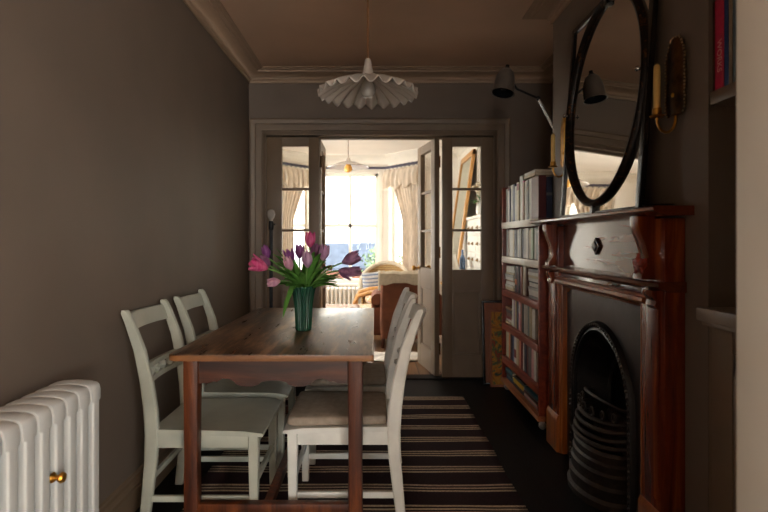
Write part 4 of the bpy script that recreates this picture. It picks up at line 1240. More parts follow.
def stack(zs, y0, w, items, rowname, which):
    z = zs + 0.0008
    for k, (c, th) in enumerate(items):
        dx = 0.15 + 0.04 * rb_.random(); ww = w - 0.02 * rb_.random()
        book(dx, th, ww, c, '%s book, %s up in the %s flat stack on the %s' % (c, ORD[k], which, rowname), 'flat stacked books on the %s' % rowname,
             (BX0 + 0.02 + 0.01 * rb_.random(), y0, z), (PI / 2, 0, 0))
        z += th + 0.001
stack(0.815, ye - 0.005, 0.25, [('cream', .022), ('white', .018), ('white', .024), ('tan', .012), ('white', .020), ('pale grey', .022), ('cream', .014), ('white', .026), ('white', .02)], 'third bookcase shelf', 'far')
row(0.815, [('black', .045, .2, (.3, .5, 'orange')), ('dark red', .022, .195), ('black', .04, .2), ('navy', .03, .195), ('red', .03, .2), ('tan', .02, .205), ('white', .03, .21), ('cream', .035, .21), ('brown', .03, .2)], 'third shelf', ye - 0.275)
stack(0.815, BY0 + 0.30, 0.24, [('grey', .018), ('white', .022), ('white', .016), ('pale grey', .018), ('white', .026), ('black', .010), ('white', .02), ('cream', .018), ('white', .02), ('grey', .02)], 'third bookcase shelf', 'near')
stack(0.545, ye - 0.005, 0.17, [('cream', .018), ('white', .02), ('red', .014), ('brown', .03), ('black', .026), ('tan', .02)], 'fourth bookcase shelf', 'far')
row(0.545, [('white', .05, .21), ('purple', .03, .215), ('cream', .04, .215), ('navy', .035, .205), ('black', .03, .2), ('pink', .045, .21, (.6, .9, 'white')), ('tan', .03, .215), ('black', .045, .205), ('white', .034, .215), ('navy', .024, .21), ('white', .03, .215), ('teal', .03, .21), ('cream', .05, .21), ('white', .06, .2)], 'fourth shelf', ye - 0.19)
row(0.275, [('cream', .05, .205), ('pale green', .04, .2), ('orange', .045, .21), ('brown', .03, .2), ('navy', .035, .205), ('blue grey', .03, .205), ('white', .055, .21, (.2, .5, 'red')), ('cream', .06, .2), ('tan', .04, .19), ('salmon', .04, .2), ('red', .03, .2), ('white', .04, .21), ('navy', .05, .205), ('dark red', .05, .2), ('grey', .06, .2), ('pink', .055, .205), ('white', .05, .2)], 'fifth shelf', ye)
stack(0.0965, ye - 0.01, 0.22, [('navy', .022), ('teal', .018), ('black', .02), ('teal', .022)], 'bottom bookcase board', 'far')
stack(0.0965, ye - 0.24, 0.26, [('black', .016), ('navy', .016), ('yellow', .026), ('black', .018)], 'bottom bookcase board', 'middle')
stack(0.0965, ye - 0.52, 0.30, [('grey', .012), ('pink', .010), ('white', .010), ('dark red', .014), ('grey', .012), ('teal', .016)], 'bottom bookcase board', 'near')

# ---- books on the alcove shelf
def abook(y, th, h, c, rgb, label, title=None):
    C[c] = rgb
    o = book(0.19, th, h, c, label, 'books on the alcove shelf', (CHX + 0.012, y, 1.7055))
    if title:
        for txt, z, hh, col in title:
            cu = bpy.data.curves.new('lettering', 'FONT'); cu.body = txt; cu.size = hh; cu.align_x = 'CENTER'; cu.align_y = 'CENTER'; cu.extrude = 0.0003
            to = bpy.data.objects.new('lettering_source', cu); COL.objects.link(to)
            dg = bpy.context.evaluated_depsgraph_get()
            me = bpy.data.meshes.new_from_object(to.evaluated_get(dg))
            bpy.data.objects.remove(to, do_unlink=True)
            me.materials.clear(); me.materials.append(bmat(col))
            l = bpy.data.objects.new('spine_lettering', me); COL.objects.link(l); l.parent = o
            # text runs down the spine, readable from the room
            l.matrix_local = Matrix.Translation((-0.0006, th / 2, z)) @ Matrix(((0, 0, -1, 0), (0, -1, 0, 0), (-1, 0, 0, 0), (0, 0, 0, 1))) @ Matrix.Rotation(PI / 2, 4, 'Z') @ Matrix.Rotation(-PI / 2, 4, 'Z')
    return o
abook(1.707, .009, .30, 'brown paperback', (84, 52, 34), 'thin brown book against the chimney breast on the alcove shelf')
abook(1.661, .044, .32, 'bright pink', (196, 30, 74), 'pink book with pale spine lettering on the alcove shelf', [('WORKS', .11, .030, (226, 176, 170))])
abook(1.640, .019, .30, 'blue', (28, 66, 128), 'thin deep blue book beside the pink one on the alcove shelf')
abook(1.622, .0165, .31, 'beige', (150, 132, 112), 'beige book with faint lettering beyond the blue one on the alcove shelf')
abook(1.598, .022, .31, 'slate blue', (96, 116, 126), 'pale slate blue book beside the beige one on the alcove shelf')
abook(1.570, .026, .30, 'dull green', (104, 118, 110), 'dull green book beside the slate blue one on the alcove shelf')

# ---- framed pictures leaning behind the bookcase
def leaning(name, label, w, h, th, base, lean_, fw, mf, mi):
    t = thing(name, label, 'picture', base)
    t.rotation_euler = (-lean_, 0, 0)
    f = MB()
    f.box(0, fw, 0, th, 0, h, 0.003).box(w - fw, w, 0, th, 0, h, 0.003).box(0, w, 0, th, h - fw, h, 0.003).box(0, w, 0, th, 0, fw, 0.003)
    f.build('frame', mf, t)
    MB().box(fw - .004, w - fw + .004, th * .4, th * .8, fw - .004, h - fw + .004).build('canvas', mi, t, False)
leaning('framed_picture', 'black framed picture leaning on the wall behind the abstract painting', 0.42, 0.70, 0.022, (0.905, 4.265, 0.001), 0.11, 0.02, M['ebony'], M['mount'])
leaning('abstract_painting', 'abstract green and orange painting in a plain frame leaning beside the bookcase', 0.40, 0.63, 0.022, (0.950, 4.205, 0.001), 0.09, 0.018, M['mount'], M['painting'])

# ---- pendant lamp
px_, py_ = -0.033, 2.40
pd = thing('pendant_lamp', 'white fluted pendant lamp shade hanging over the dining table', 'lamp', (px_, py_, ZC))
def DB(mb, n, m, par=pd, **k):
    o = mb.build(n, m, par, **k); o.matrix_parent_inverse = Matrix.Translation(-Vector(pd.location)); return o
DB(MB().tube([(px_, py_, ZC), (px_, py_, 2.05)], 0.0042, 8), 'flex', M['cord'])
DB(MB().lathe([(0.0, 0.0), (0.045, 0.0), (0.04, -0.02), (0.01, -0.04), (0.0, -0.04)], (px_, py_, ZC), 20), 'ceiling_rose', M['cornice'])
DB(MB().lathe([(0.008, 2.060), (0.014, 2.055), (0.018, 2.03), (0.027, 1.99), (0.033, 1.978), (0.030, 1.976), (0.0, 1.99)], (px_, py_, 0), 20), 'shade_neck', M['shade_white'])
def shade(u, v):
    a = 2 * PI * u
    r = 0.026 + 0.208 * v
    q = 23
    z = 1.981 - 0.040 * v ** 0.7 - 0.048 * v ** 1.9
    w = 0.0125 * v ** 1.1
    c_ = 1 - 2 * abs(math.sin(q * a / 2)) ** 1.3
    z += w * c_
    r *= 1 + 0.010 * c_ * v
    return (px_ + r * math.cos(a), py_ + r * math.sin(a), z)
sm = MB()
nu, nv = 23 * 12, 14
vs = [[sm.bm.verts.new(shade(i / nu, j / nv)) for j in range(nv + 1)] for i in range(nu)]
for i in range(nu):
    for j in range(nv):
        k = (i + 1) % nu
        sm.bm.faces.new((vs[i][j], vs[k][j], vs[k][j + 1], vs[i][j + 1]))
DB(sm, 'lamp_shade', M['shade_white'], auto=80, solid=0.003)
DB(MB().lathe([(0.0, 0.05), (0.014, 0.05), (0.016, 0.02), (0.030, -0.005), (0.036, -0.03), (0.034, -0.048), (0.022, -0.064), (0.0, -0.070)], (px_, py_, 1.945), 20), 'bulb', M['bulb'])

# ---- bare-bulb floor lamp by the left door leaf
fl_ = thing('floor_lamp', 'black stick floor lamp with a bare bulb by the left door panel', 'lamp', (-0.832, 4.10, 0))
MB().lathe([(0.0, 0), (0.11, 0), (0.11, 0.012), (0.02, 0.03), (0.012, 0.05), (0.0, 0.05)], (0, 0, 0), 24).build('base', M['black_metal'], fl_)
MB().tube([(0, 0, 0.04), (0, 0, 1.30)], 0.0145, 12).lathe([(0.0145, 1.29), (0.021, 1.30), (0.021, 1.355), (0.018, 1.362), (0.0, 1.362)], (0, 0, 0), 14).build('pole', M['black_metal'], fl_)
MB().tube([(0.0, 0, 1.335), (0.032, -0.005, 1.335)], 0.006, 8).ball((0.034, -.005, 1.335), 0.009, 8).build('switch', M['chrome'], fl_)
MB().lathe([(0.0, 1.36), (0.013, 1.36), (0.015, 1.375), (0.026, 1.388), (0.033, 1.41), (0.033, 1.424), (0.026, 1.444), (0.013, 1.454), (0.0, 1.456)], (0, 0, 0), 18).build('bulb', M['bulb'], fl_)
# ================================================================ sitting room
def armchair():
    t = thing('armchair', 'terracotta upholstered armchair seen from behind just beyond the glazed doors', 'armchair', (0.365, 5.95, 0))
    # local: back towards -y (to the camera), facing +y
    def AB(mb, n, m, **k): return mb.build(n, m, t, **k)
    rings = []
    for z, y, hw, th in ((0.12, -0.24, 0.30, .06), (0.30, -0.25, 0.31, .07), (0.55, -0.28, 0.305, .07), (0.74, -0.315, 0.30, .065), (0.80, -0.33, 0.29, .06), (0.825, -0.33, .27, .04), (0.83, -.33, .2, .01)):
        rings.append([(x, y + d_, z) for x, d_ in rounded([(-hw, -th), (hw, -th), (hw, th), (-hw, th)], [min(th, .04)] * 4, 4)])
    AB(MB().loops(rings), 'backrest', M['terracotta'])
    b = MB().box(-0.30, 0.30, -0.18, 0.36, 0.14, 0.34, 0.03)
    AB(b, 'seat_base', M['terracotta'])
    AB(MB().box(-0.21, 0.21, -0.17, 0.38, 0.345, 0.47, 0.045, seg=4), 'seat_cushion', M['terracotta'])
    for s in (-1, 1):
        AB(MB().box(s * 0.33 - 0.075, s * 0.33 + 0.075, -0.22, 0.36, 0.14, 0.52, 0.04, seg=3).tube([(s * .33, -0.22, .53), (s * .33, .36, .53)], .08, 14), 'armrest', M['terracotta'])
        for y in (-0.22, 0.30):
            AB(MB().tube([(s * 0.27, y, 0.15), (s * 0.275, y, 0.05), (s * 0.28, y, 0.0)], [0.026, 0.02, 0.016], 10), 'leg', M['table_leg'])
    return t
armchair()
th = MB()
def thr(u, v):
    x = 0.04 + (u) * 0.66
    s = v * 0.50 - 0.135
    yb = 5.95 - 0.325
    # over the top of the backrest: path from behind, over, to the front
    if v < 0.25:
        y, z = yb - 0.09, 0.735 + 0.105 * (v / 0.25)
    elif v < 0.5:
        a = PI * (v - 0.25) / 0.25
        y, z = yb - 0.09 * math.cos(a), 0.84 + 0.022 * math.sin(a)
    else:
        y, z = yb + 0.09 + 0.06 * (v - .5), 0.84 - 0.4 * (v - 0.5)
    z += 0.004 * math.sin(x * 40) - (0.012 * math.sin(x * 17) if v < .1 else 0)
    return (x - 0.005, y + 0.003 * math.sin(x * 33), z)
th.grid(thr, 30, 24)
tag(th.build('throw_blanket', M['throw'], solid=0.014), 'cream throw draped over the top of the terracotta armchair', 'blanket')

# rattan tub chair with its striped cushion
tc_ = thing('rattan_tub_chair', 'round backed rattan tub chair in the bay beyond the terracotta armchair', 'armchair', (0.14, 7.52, 0), math.radians(80))
def tub(u, v, r0):
    a = math.radians(-118 + 236 * u)          # opens towards -x
    hgt = 0.40 + 0.44 * math.cos((u - 0.5) * PI * 1.06) ** 1.1 if abs(u - .5) < .47 else 0.40
    hgt = 0.50 + (hgt - 0.40) * 0.82
    z = 0.16 + (hgt - 0.16) * v
    r = r0 + 0.05 * v
    return (r * math.cos(a) , r * math.sin(a), z)
m_ = MB(); m_.grid(lambda u, v: tub(u, v, 0.31), 40, 12)
m_.build('woven_shell', M['rattan'], tc_, solid=0.03)
MB().tube([tub(k / 40, 1.0, 0.31) for k in range(41)], 0.032, 10).build('rolled_rim', M['throw'], tc_)
MB().lathe([(0, 0.14), (0.30, 0.14), (0.31, 0.30), (0.0, 0.30)], (0, 0, 0), 28).build('seat_base', M['rattan'], tc_)
MB().lathe([(0, 0.305), (0.27, 0.305), (0.29, 0.34), (0.28, 0.40), (0.22, 0.425), (0.0, 0.43)], (-0.02, 0, 0), 28).build('seat_cushion', M['floral'], tc_)
for a in (0.8, 2.3, 3.9, 5.4):
    MB().tube([(0.26 * math.cos(a), 0.26 * math.sin(a), .15), (0.28 * math.cos(a), 0.28 * math.sin(a), 0)], .02, 8).build('leg', M['gilt'], tc_)
def cushion(name, label, loc, rot, sx, sy, sz, mat):
    m = MB()
    t = bmesh.new(); bmesh.ops.create_cube(t, size=1.0)
    bmesh.ops.subdivide_edges(t, edges=t.edges, cuts=8, use_grid_fill=True)
    for v in t.verts:
        x, y, z = v.co * 2
        f = (1 - abs(x) ** 3.0) ** .6 * (1 - abs(z) ** 3.0) ** .6 if abs(x) < 1 and abs(z) < 1 else 0
        v.co = Vector((x * sx / 2 * (1 - .06 * (1 - abs(z))), y * sy / 2 * (0.12 + .88 * f), z * sz / 2 * (1 - .06 * (1 - abs(x)))))
    m.merge(t)
    o = m.build(name, mat, auto=80); o.location = loc; o.rotation_euler = rot
    return tag(o, label, 'cushion')
cushion('striped_cushion', 'blue and white striped cushion in the rattan tub chair', (-0.02, 7.40, 0.60), (0.12, -0.1, math.radians(10)), 0.34, 0.13, 0.30, M['blue_stripe'])
# floral low armchair on the left of the bay
fa = thing('floral_armchair', 'low armchair with floral cover and curved wooden arm in front of the bay radiator', 'armchair', (-0.01, 6.75, 0))
MB().box(-0.26, 0.26, -0.24, 0.26, 0.18, 0.34, 0.05, seg=3).build('seat', M['floral'], fa)
for s in (-1, 1):
    pts = [(-0.24, s * .28, .30), (-0.25, s * .28, .42), (-0.20, s * .28, .50), (-0.06, s * .28, .54), (.10, s * .28, .555), (.22, s * .28, .54), (.30, s * .27, .50)]
    MB().tube(pts, [.02, .024, .026, .028, .026, .026, .024], 10).build('armrest', M['gilt'], fa)
    for x in (-.22, .24):
        MB().tube([(x, s * .24, .20), (x * 1.05, s * .25, 0)], [.022, .016], 8).build('leg', M['gilt'], fa)
rings = []
for z, x, hw, t_ in ((.32, .26, .25, .05), (.50, .29, .25, .055), (.60, .31, .23, .05), (.635, .315, .18, .02)):
    rings.append([(x + dx, y, z) for y, dx in rounded([(-hw, -t_), (hw, -t_), (hw, t_), (-hw, t_)], [.03] * 4, 3)])
MB().loops(rings).build('backrest', M['floral'], fa)
ot = thing('ottoman', 'low square ottoman with a brown and white patterned cover behind the dining table', 'ottoman', (-0.52, 6.0, 0))
MB().box(-0.34, 0.34, -0.26, 0.26, 0.10, 0.43, 0.05, seg=4).build('padded_body', M['kilim'], ot)
for x in (-.28, .28):
    for y in (-.2, .2):
        MB().tube([(x, y, .11), (x, y, 0)], [.024, .018], 8).build('foot', M['gilt'], ot)
# radiator under the bay window
br = thing('bay_radiator', 'low cream column radiator under the bay window', 'radiator', (-0.40, 8.74, 0))
for i in range(15):
    x = -0.62 + 0.072 * i
    m = MB().box(x - 0.024, x + 0.024, -0.07, 0.07, 0.345, 0.40, 0.018, seg=3).box(x - 0.024, x + 0.024, -0.07, 0.07, 0.09, 0.14, 0.018, seg=3)
    for y in (-.048, 0, .048):
        m.tube([(x, y, .11), (x, y, .37)], 0.017, 10)
    m.build('section', M['white_trim'], br)
for x in (-.62, .388):
    MB().tube([(x, 0, .12), (x, 0, 0)], .018, 8).build('foot', M['white_trim'], br)
# curtains, valances, poles
def along(path, u):
    L = [(Vector(b) - Vector(a)).length for a, b in zip(path, path[1:])]
    s = u * sum(L)
    for (a, b), l in zip(zip(path, path[1:]), L):
        if s <= l + 1e-9:
            return Vector(a).lerp(Vector(b), s / l), (Vector(b) - Vector(a)).normalized()
        s -= l
    return Vector(path[-1]), (Vector(path[-1]) - Vector(path[-2])).normalized()
def inset(p, q, d):
    v = (Vector(q) - Vector(p)).normalized(); n = Vector((v.y, -v.x))
    return (p[0] + n.x * d, p[1] + n.y * d)
PATH = [(-1.63, 8.06), (-1.04, 8.78), (0.176, 8.78), (0.745, 8.06)]
PZ = 2.445
cp = thing('curtain_pole', 'dark blue curtain pole bent round the bay window', 'curtain pole', (-0.43, 8.5, PZ))
def CB(mb, n, m, par, **k):
    o = mb.build(n, m, par, **k); o.matrix_parent_inverse = Matrix.Translation(-Vector(par.location)); return o
CB(MB().tube([(*p, PZ) for p in PATH], 0.021, 12), 'rod', M['pole'], cp)
for e in (PATH[0], PATH[3]):
    CB(MB().ball((e[0], e[1] - .01, PZ), 0.034, 14), 'finial', M['pole'], cp)
for u in (.02, .27, .5, .73, .98):
    p, d_ = along(PATH, u); n = Vector((-d_.y, d_.x))
    CB(MB().tube([(p.x, p.y, PZ), (p.x + n.x * .085, p.y + n.y * .085, PZ + .02)], 0.009, 8), 'bracket', M['pole'], cp)
for s in (0, 1):
    for k in range(9):
        u = (0.70 + 0.033 * k) if s else (0.30 - 0.033 * k)
        p, d_ = along(PATH, u)
        n = Vector((-d_.y, d_.x))
        CB(MB().tube([(p.x + n.x * .027 * math.cos(q), p.y + n.y * .027 * math.cos(q), PZ - 0.006 + .027 * math.sin(q)) for q in [2 * PI * j / 12 for j in range(12)]], 0.005, 6, True), 'curtain_ring', M['pole'], cp)
def curtain(side, label):
    t = thing('curtain', label, 'curtain', (0.6 if side else -1.45, 8.2, 0), 0, 'cream bay window curtains')
    def U(u, spread, v):  # u 0..1 from the window middle outwards
        # gathered outwards below the tie-back height
        lo, hi = (0.735, 0.985) if side else (0.265, 0.015)
        return lo + (hi - lo) * u
    def sheet(u, v):
        z = 2.36 - 2.34 * v
        gather = 0.52 * min(1, max(0, (v - 0.02) / 0.33)) ** 0.8
        uu = gather + (1 - gather) * u if True else u
        p, d_ = along(PATH, U(uu, 1, v)); n = Vector((d_.y, -d_.x))
        amp = 0.022 + 0.018 * min(1, v * 3)
        off = 0.012 + amp * math.sin(u * 2 * PI * 8 + 1.5 * v) + 0.010 * math.sin(u * 41 + v * 3)
        return (p.x + n.x * off, p.y + n.y * off, z)
    CB(MB().grid(sheet, 120, 30), 'drape', M['curtain'], t, solid=0.004)
    def val(u, v):
        uu = -0.06 + 1.08 * u
        p, d_ = along(PATH, min(.995, max(.005, U(uu, 1, v)))); n = Vector((d_.y, -d_.x))
        off = 0.060 + 0.030 * math.sin(u * 2 * PI * 8) * (0.4 + v) + 0.045 * math.sin(PI * v * .85) + 0.008 * math.sin(u * 90)
        z = 2.385 - 0.30 * v - 0.035 * v * math.sin(u * 2 * PI * 3.2) - 0.02 * v * math.sin(u * 2 * PI * 8)
        return (p.x + n.x * off, p.y + n.y * off, z)
    CB(MB().grid(val, 120, 14), 'valance', M['curtain'], t, solid=0.004)
curtain(1, 'cream curtain with a ruffled valance on the right side of the bay window')
curtain(0, 'cream curtain with a ruffled valance on the left side of the bay window')
# pendant in the sitting room
fx, fy = -0.35, 6.70
p2 = thing('disc_pendant_lamp', 'shallow pale disc pendant lamp with an amber bulb hanging in the sitting room', 'lamp', (fx, fy, ZC))
CB(MB().tube([(fx, fy, ZC), (fx, fy, 2.255)], .004, 8), 'flex', M['cord'], p2)
CB(MB().lathe([(0.0, ZC), (.04, ZC), (.03, ZC - .03), (0, ZC - .03)], (fx, fy, 0), 16), 'ceiling_rose', M['white_trim'], p2)
CB(MB().lathe([(.012, 2.29), (.022, 2.27), (.03, 2.245), (.11, 2.225), (.2, 2.190), (.265, 2.168), (.268, 2.160), (.2, 2.178), (.1, 2.205), (.02, 2.22)], (fx, fy, 0), 40), 'lamp_shade', M['shade_white'], p2)
CB(MB().lathe([(0, 2.22), (.02, 2.22), (.03, 2.19), (.05, 2.16), (.052, 2.13), (.04, 2.105), (0, 2.09)], (fx, fy, 0), 18), 'bulb', M['amber'], p2)
# fleece rug and small things on the far floor
fl2 = MB()
def flf(u, v):
    a = 2 * PI * u; r = v * (1 + 0.12 * math.sin(3 * a) + .06 * math.sin(7 * a + 1))
    return (0.17 + 0.40 * r * math.cos(a), 5.26 + 0.20 * r * math.sin(a), 0.012 + 0.028 * (1 - v ** 3) + .006 * math.sin(9 * a) * v)
vs = [[fl2.bm.verts.new(flf(i / 60, j / 8)) for j in range(1, 9)] for i in range(60)]
for i in range(60):
    for j in range(7):
        k = (i + 1) % 60
        fl2.bm.faces.new((vs[i][j], vs[k][j], vs[k][j + 1], vs[i][j + 1]))
fl2.bm.faces.new([vs[i][0] for i in range(60)])
tag(fl2.build('sheepskin_rug', M['fleece'], auto=80, solid=.006), 'white sheepskin rug on the oak floor behind the white chairs', 'rug')
# tall white chest of drawers on the right wall
ct = thing('chest_of_drawers', 'tall white chest of drawers with brass cup handles seen through the right door panes', 'chest of drawers', (1.42, 6.05, 0))
def HB(mb, n, m, par=ct, **k):
    o = mb.build(n, m, par, **k); o.matrix_parent_inverse = Matrix.Translation(-Vector(ct.location)); return o
KX, KY0, KY1 = 1.20, 5.52, 6.62
HB(MB().box(KX, FR - .03, KY0, KY1, .06, 1.46, .004).box(KX - .02, FR - .028, KY0 - .02, KY1 + .02, 1.46, 1.50, .008).box(KX - .012, FR - .03, KY0 - .01, KY1 + .01, 0, .09, .005), 'carcass', M['chest_white'])
for r_ in range(7):
    z0 = .12 + .19 * r_
    for y0, y1 in ((KY0 + .03, 6.06), (6.08, KY1 - .03)):
        d_ = HB(MB().box(KX - .014, KX + .01, y0, y1, z0, z0 + .17, .005), 'drawer', M['chest_white'])
        for q in (.27, .73):
            yy = y0 + (y1 - y0) * q
            h_ = MB()
            h_.grid(lambda u, v: (KX - .014 - .024 * math.sin(PI * .5 * v), yy + .036 * math.cos(PI * u) * math.sin(PI * .5 * (1 - v * .15)), z0 + .085 + .028 * math.sin(PI * u) * math.cos(PI * .5 * v) ), 12, 6)
            h_.box(KX - .0155, KX - .0135, yy - .04, yy + .04, z0 + .074, z0 + .118)
            h_.build('cup_handle', M['dull_brass'], d_, solid=.001)
# vase and flowers on the chest
fv = thing('flower_vase', 'white china vase with pale flowers and leaves on the white chest of drawers', 'vase', (1.30, 6.30, 1.50))
MB().lathe([(0, 0), (.04, 0), (.06, .06), (.055, .12), (.035, .16), (.045, .19), (.04, .19), (.03, .16), (0, .15)], (0, 0, 0.001), 18).build('vase_body', M['white_china'], fv)
lf_ = MB(); fw_ = MB(); rr_ = random.Random(9)
for k in range(26):
    a, e = rr_.uniform(0, 6.28), rr_.uniform(.2, 1.3)
    d_ = Vector((math.cos(a) * math.cos(e), math.sin(a) * math.cos(e), math.sin(e)))
    s_ = d_.cross(Vector((0, 0, 1))).normalized()
    b0 = Vector((0, 0, .17))
    ln = rr_.uniform(.10, .2)
    lf_.grid(lambda u, v: b0 + d_ * ln * (.3 + .7 * v) + s_ * (u - .5) * .05 * math.sin(PI * (.05 + .9 * v)) + Vector((0, 0, -.05 * v * v)), 2, 6)
lf_.build('foliage', M['plant'], fv, solid=.001)
for k in range(9):
    a = rr_.uniform(0, 6.28); r_ = rr_.uniform(.0, .09); z = rr_.uniform(.30, .42)
    fw_.ball((r_ * math.cos(a), r_ * math.sin(a), z), rr_.uniform(.028, .042), 8, (1, 1, .7))
    fw_.tube([(0, 0, .17), (r_ * .6 * math.cos(a), r_ * .6 * math.sin(a), z - .05), (r_ * math.cos(a), r_ * math.sin(a), z)], .003, 6)
fw_.build('flower_heads', M['throw'], fv)
# big leaning mirror
lm = thing('leaning_mirror', 'tall pine framed mirror leaning on the wall beyond the white chest', 'mirror', (0.965, 7.13, 0.0))
lm.rotation_euler = (0, math.atan2(0.335, 2.42), 0)
f_ = MB()
for y0, y1, z0, z1 in ((-.47, -.40, 0, 2.42), (.40, .47, 0, 2.42), (-.47, .47, 2.34, 2.42), (-.47, .47, 0, .08)):
    f_.box(-.02, .02, y0, y1, z0, z1, .006)
f_.build('frame', M['gilt'], lm)
MB().box(-.006, .012, -.405, .405, .075, 2.345).build('mirror_glass', M['old_mirror'], lm, False)
# side table with lamp, bottle and box by the mirror
sd = thing('side_table', 'small round wooden side table in front of the leaning mirror', 'table', (0.985, 6.33, 0))
MB().lathe([(0, .66), (.17, .66), (.18, .67), (.18, .685), (.17, .69), (0, .69)], (0, 0, 0), 28).build('tabletop', M['gilt'], sd)
MB().lathe([(0, 0), (.13, 0), (.12, .02), (.03, .06), (.02, .3), (.03, .5), (.022, .62), (.06, .66), (0, .66)], (0, 0, 0), 18).build('pedestal', M['gilt'], sd)
tl_ = thing('table_lamp', 'table lamp with a white cone shade on the side table', 'lamp', (0.935, 6.30, .691))
MB().lathe([(0, 0), (.05, 0), (.055, .02), (.03, .05), (.045, .09), (.02, .14), (.01, .15), (0, .15)], (0, 0, 0), 18).build('base', M['white_china'], tl_)
MB().lathe([(.115, .13), (.06, .34), (.058, .34), (.113, .13)], (0, 0, 0), 28).build('lamp_shade', M['white_china'], tl_)
bt = MB().lathe([(0, 0), (.035, 0), (.038, .02), (.038, .26), (.03, .30), (.014, .34), (.014, .40), (0, .40)], (1.09, 6.38, .691), 16)
tag(bt.build('blue_bottle', paint('blue_glaze', (92, 116, 150), .25, .05, 8, 0)), 'tall blue bottle beside the lamp on the side table', 'bottle')

# ================================================================ outside
struct(MB().box(-14, 14, 9.25, 26, -0.85, -0.8), 'ground_street', M['tarmac'])
hs = thing('house', 'pale rendered house with windows across the street', 'house', (-1.5, 18.0, -.8))
MB().box(-6, 7, 0, 4, 0, 4.6).build('facade', M['render_wall'], hs, False)
MB().prism([(-0.3, 4.6), (2.0, 6.2), (4.3, 4.6)], 'YZ', -6.2, 7.2).build('roof', M['slate'], hs, False)
for x in (-4.2, -1.4, 1.4, 4.2):
    for z in (1.0, 2.9):
        w = MB().box(x - .5, x + .5, -.04, .02, z, z + 1.2).build('window', M['white_trim'], hs, False)
        MB().box(x - .42, x - .02, -.05, -.03, z + .08, z + 1.12).box(x + .02, x + .42, -.05, -.03, z + .08, z + 1.12).build('pane', M['far_pane'], w, False)
sh_ = thing('outbuilding', 'low outbuilding with a blue grey slate roof in front of the bay window', 'outbuilding', (-0.65, 14.2, -.8))
MB().box(-.75, .75, -.5, 1.0, 0, 1.25).build('brick_wall', M['brick'], sh_, False)
MB().prism([(-.62, 1.20), (.35, 1.85), (1.2, 1.20), (1.2, 1.27), (.35, 1.93), (-.62, 1.27)], 'YZ', -.85, .85).build('roof', M['slate'], sh_, False)
bs = MB(); rr_ = random.Random(5)
for k in range(420):
    a, e = rr_.uniform(0, 6.28), rr_.uniform(-1.2, 1.5); r_ = rr_.uniform(.3, .62)
    c_ = Vector((.25 + r_ * math.cos(a) * math.cos(e), 12.7 + r_ * math.sin(a) * math.cos(e), .55 + 1.0 * r_ * math.sin(e)))
    u_ = Vector((rr_.uniform(-1, 1), rr_.uniform(-1, 1), rr_.uniform(-1, 1))).normalized(); v_ = u_.orthogonal().normalized()
    bs.loops([[c_ - u_ * .07, c_ - v_ * .03, c_ + u_ * .07, c_ + v_ * .03]], True)
for k in range(8):
    a = rr_.uniform(0, 6.28)
    bs.tube([(.25, 12.7, -.8), (.25 + .1 * math.cos(a), 12.7 + .1 * math.sin(a), -.1), (.25 + .4 * math.cos(a), 12.7 + .4 * math.sin(a), .6)], [.03, .02, .008], 6)
tag(bs.build('garden_shrub', M['shrub'], smooth=False), 'leafy green shrub outside the right edge of the bay window', 'shrub')

# ================================================================ light and camera
SKY = 20.0
wd = bpy.data.worlds.new('overcast_sky'); sc.world = wd; wd.use_nodes = True
wn = wd.node_tree; bg = wn.nodes['Background']
tcx = wn.nodes.new('ShaderNodeTexCoord'); spx = wn.nodes.new('ShaderNodeSeparateXYZ')
wn.links.new(tcx.outputs['Generated'], spx.inputs[0])
rp = ramp(wn, [(0.0, (206, 203, 198)), (0.45, (248, 247, 246)), (1.0, (236, 241, 248))])
mr_ = wn.nodes.new('ShaderNodeMapRange'); mr_.inputs['From Min'].default_value = -1.0
wn.links.new(spx.outputs['Z'], mr_.inputs['Value']); wn.links.new(mr_.outputs['Result'], rp.inputs['Fac'])
wn.links.new(rp.outputs['Color'], bg.inputs['Color'])
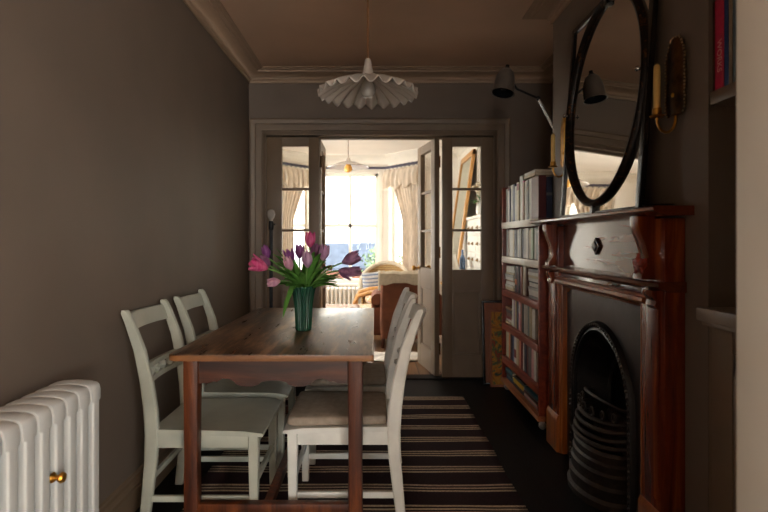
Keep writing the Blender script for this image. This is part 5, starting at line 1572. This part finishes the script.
# sky strength by direction, slightly lower towards the bay
mry = wn.nodes.new('ShaderNodeMapRange'); mry.inputs['From Min'].default_value = -1.0
mry.inputs['To Min'].default_value = SKY * 1.0; mry.inputs['To Max'].default_value = SKY * 0.95
wn.links.new(spx.outputs['Y'], mry.inputs['Value']); wn.links.new(mry.outputs['Result'], bg.inputs['Strength'])
def portal(loc, size, direction):
    l = bpy.data.lights.new('sky_portal', 'AREA'); l.shape = 'RECTANGLE'; l.size, l.size_y = size
    l.cycles.is_portal = True
    o = bpy.data.objects.new('sky_portal', l); COL.objects.link(o)
    o.location = loc; o.rotation_euler = Vector(direction).to_track_quat('-Z', 'Y').to_euler()
portal((-0.43, 9.01, 1.41), (1.0, 1.95), (0, -1, 0))
for (A, B, s) in ((BAY[2], BAY[3], 1), (BAY[0], BAY[1], -1)):
    mx, my = (A[0] + B[0]) / 2, (A[1] + B[1]) / 2
    d_ = (Vector(B) - Vector(A)).normalized(); n = Vector((-d_.y, d_.x))
    portal((mx + n.x * .11, my + n.y * .11, 1.41), (.72, 1.95), (-n.x, -n.y, 0))
portal((FL - .12, (S0 + S1) / 2, 1.475), (S1 - S0, 1.75), (1, 0, 0))
portal((1.78, (V0 + V1) / 2, 1.4), (V1 - V0, 2.2), (-1, 0, 0))
portal(((W0 + W1) / 2, -4.12, (WS + WH) / 2), (W1 - W0, WH - WS), (0, 1, 0))

cam = bpy.data.cameras.new('camera'); co_ = bpy.data.objects.new('camera', cam); COL.objects.link(co_)
cam.sensor_width = 36; cam.lens = 24.0
cam.shift_x = 9 / 768; cam.shift_y = -16 / 768
cam.clip_start = 0.05; cam.clip_end = 100
cam.dof.use_dof = True; cam.dof.focus_distance = 2.5; cam.dof.aperture_fstop = 3.5
co_.location = (0, 0, 1.21); co_.rotation_euler = (PI / 2, 0, 0)
sc.camera = co_
sc.view_settings.view_transform = 'Standard'; sc.view_settings.look = 'None'
sc.view_settings.exposure = 0.1; sc.view_settings.gamma = 1.0; sc.view_settings.use_curve_mapping = False
sc.cycles.use_denoising = True
sc.cycles.max_bounces = 12; sc.cycles.diffuse_bounces = 6; sc.cycles.transparent_max_bounces = 16
sc.cycles.caustics_reflective = False; sc.cycles.caustics_refractive = False
sc.cycles.sample_clamp_indirect = 8.0
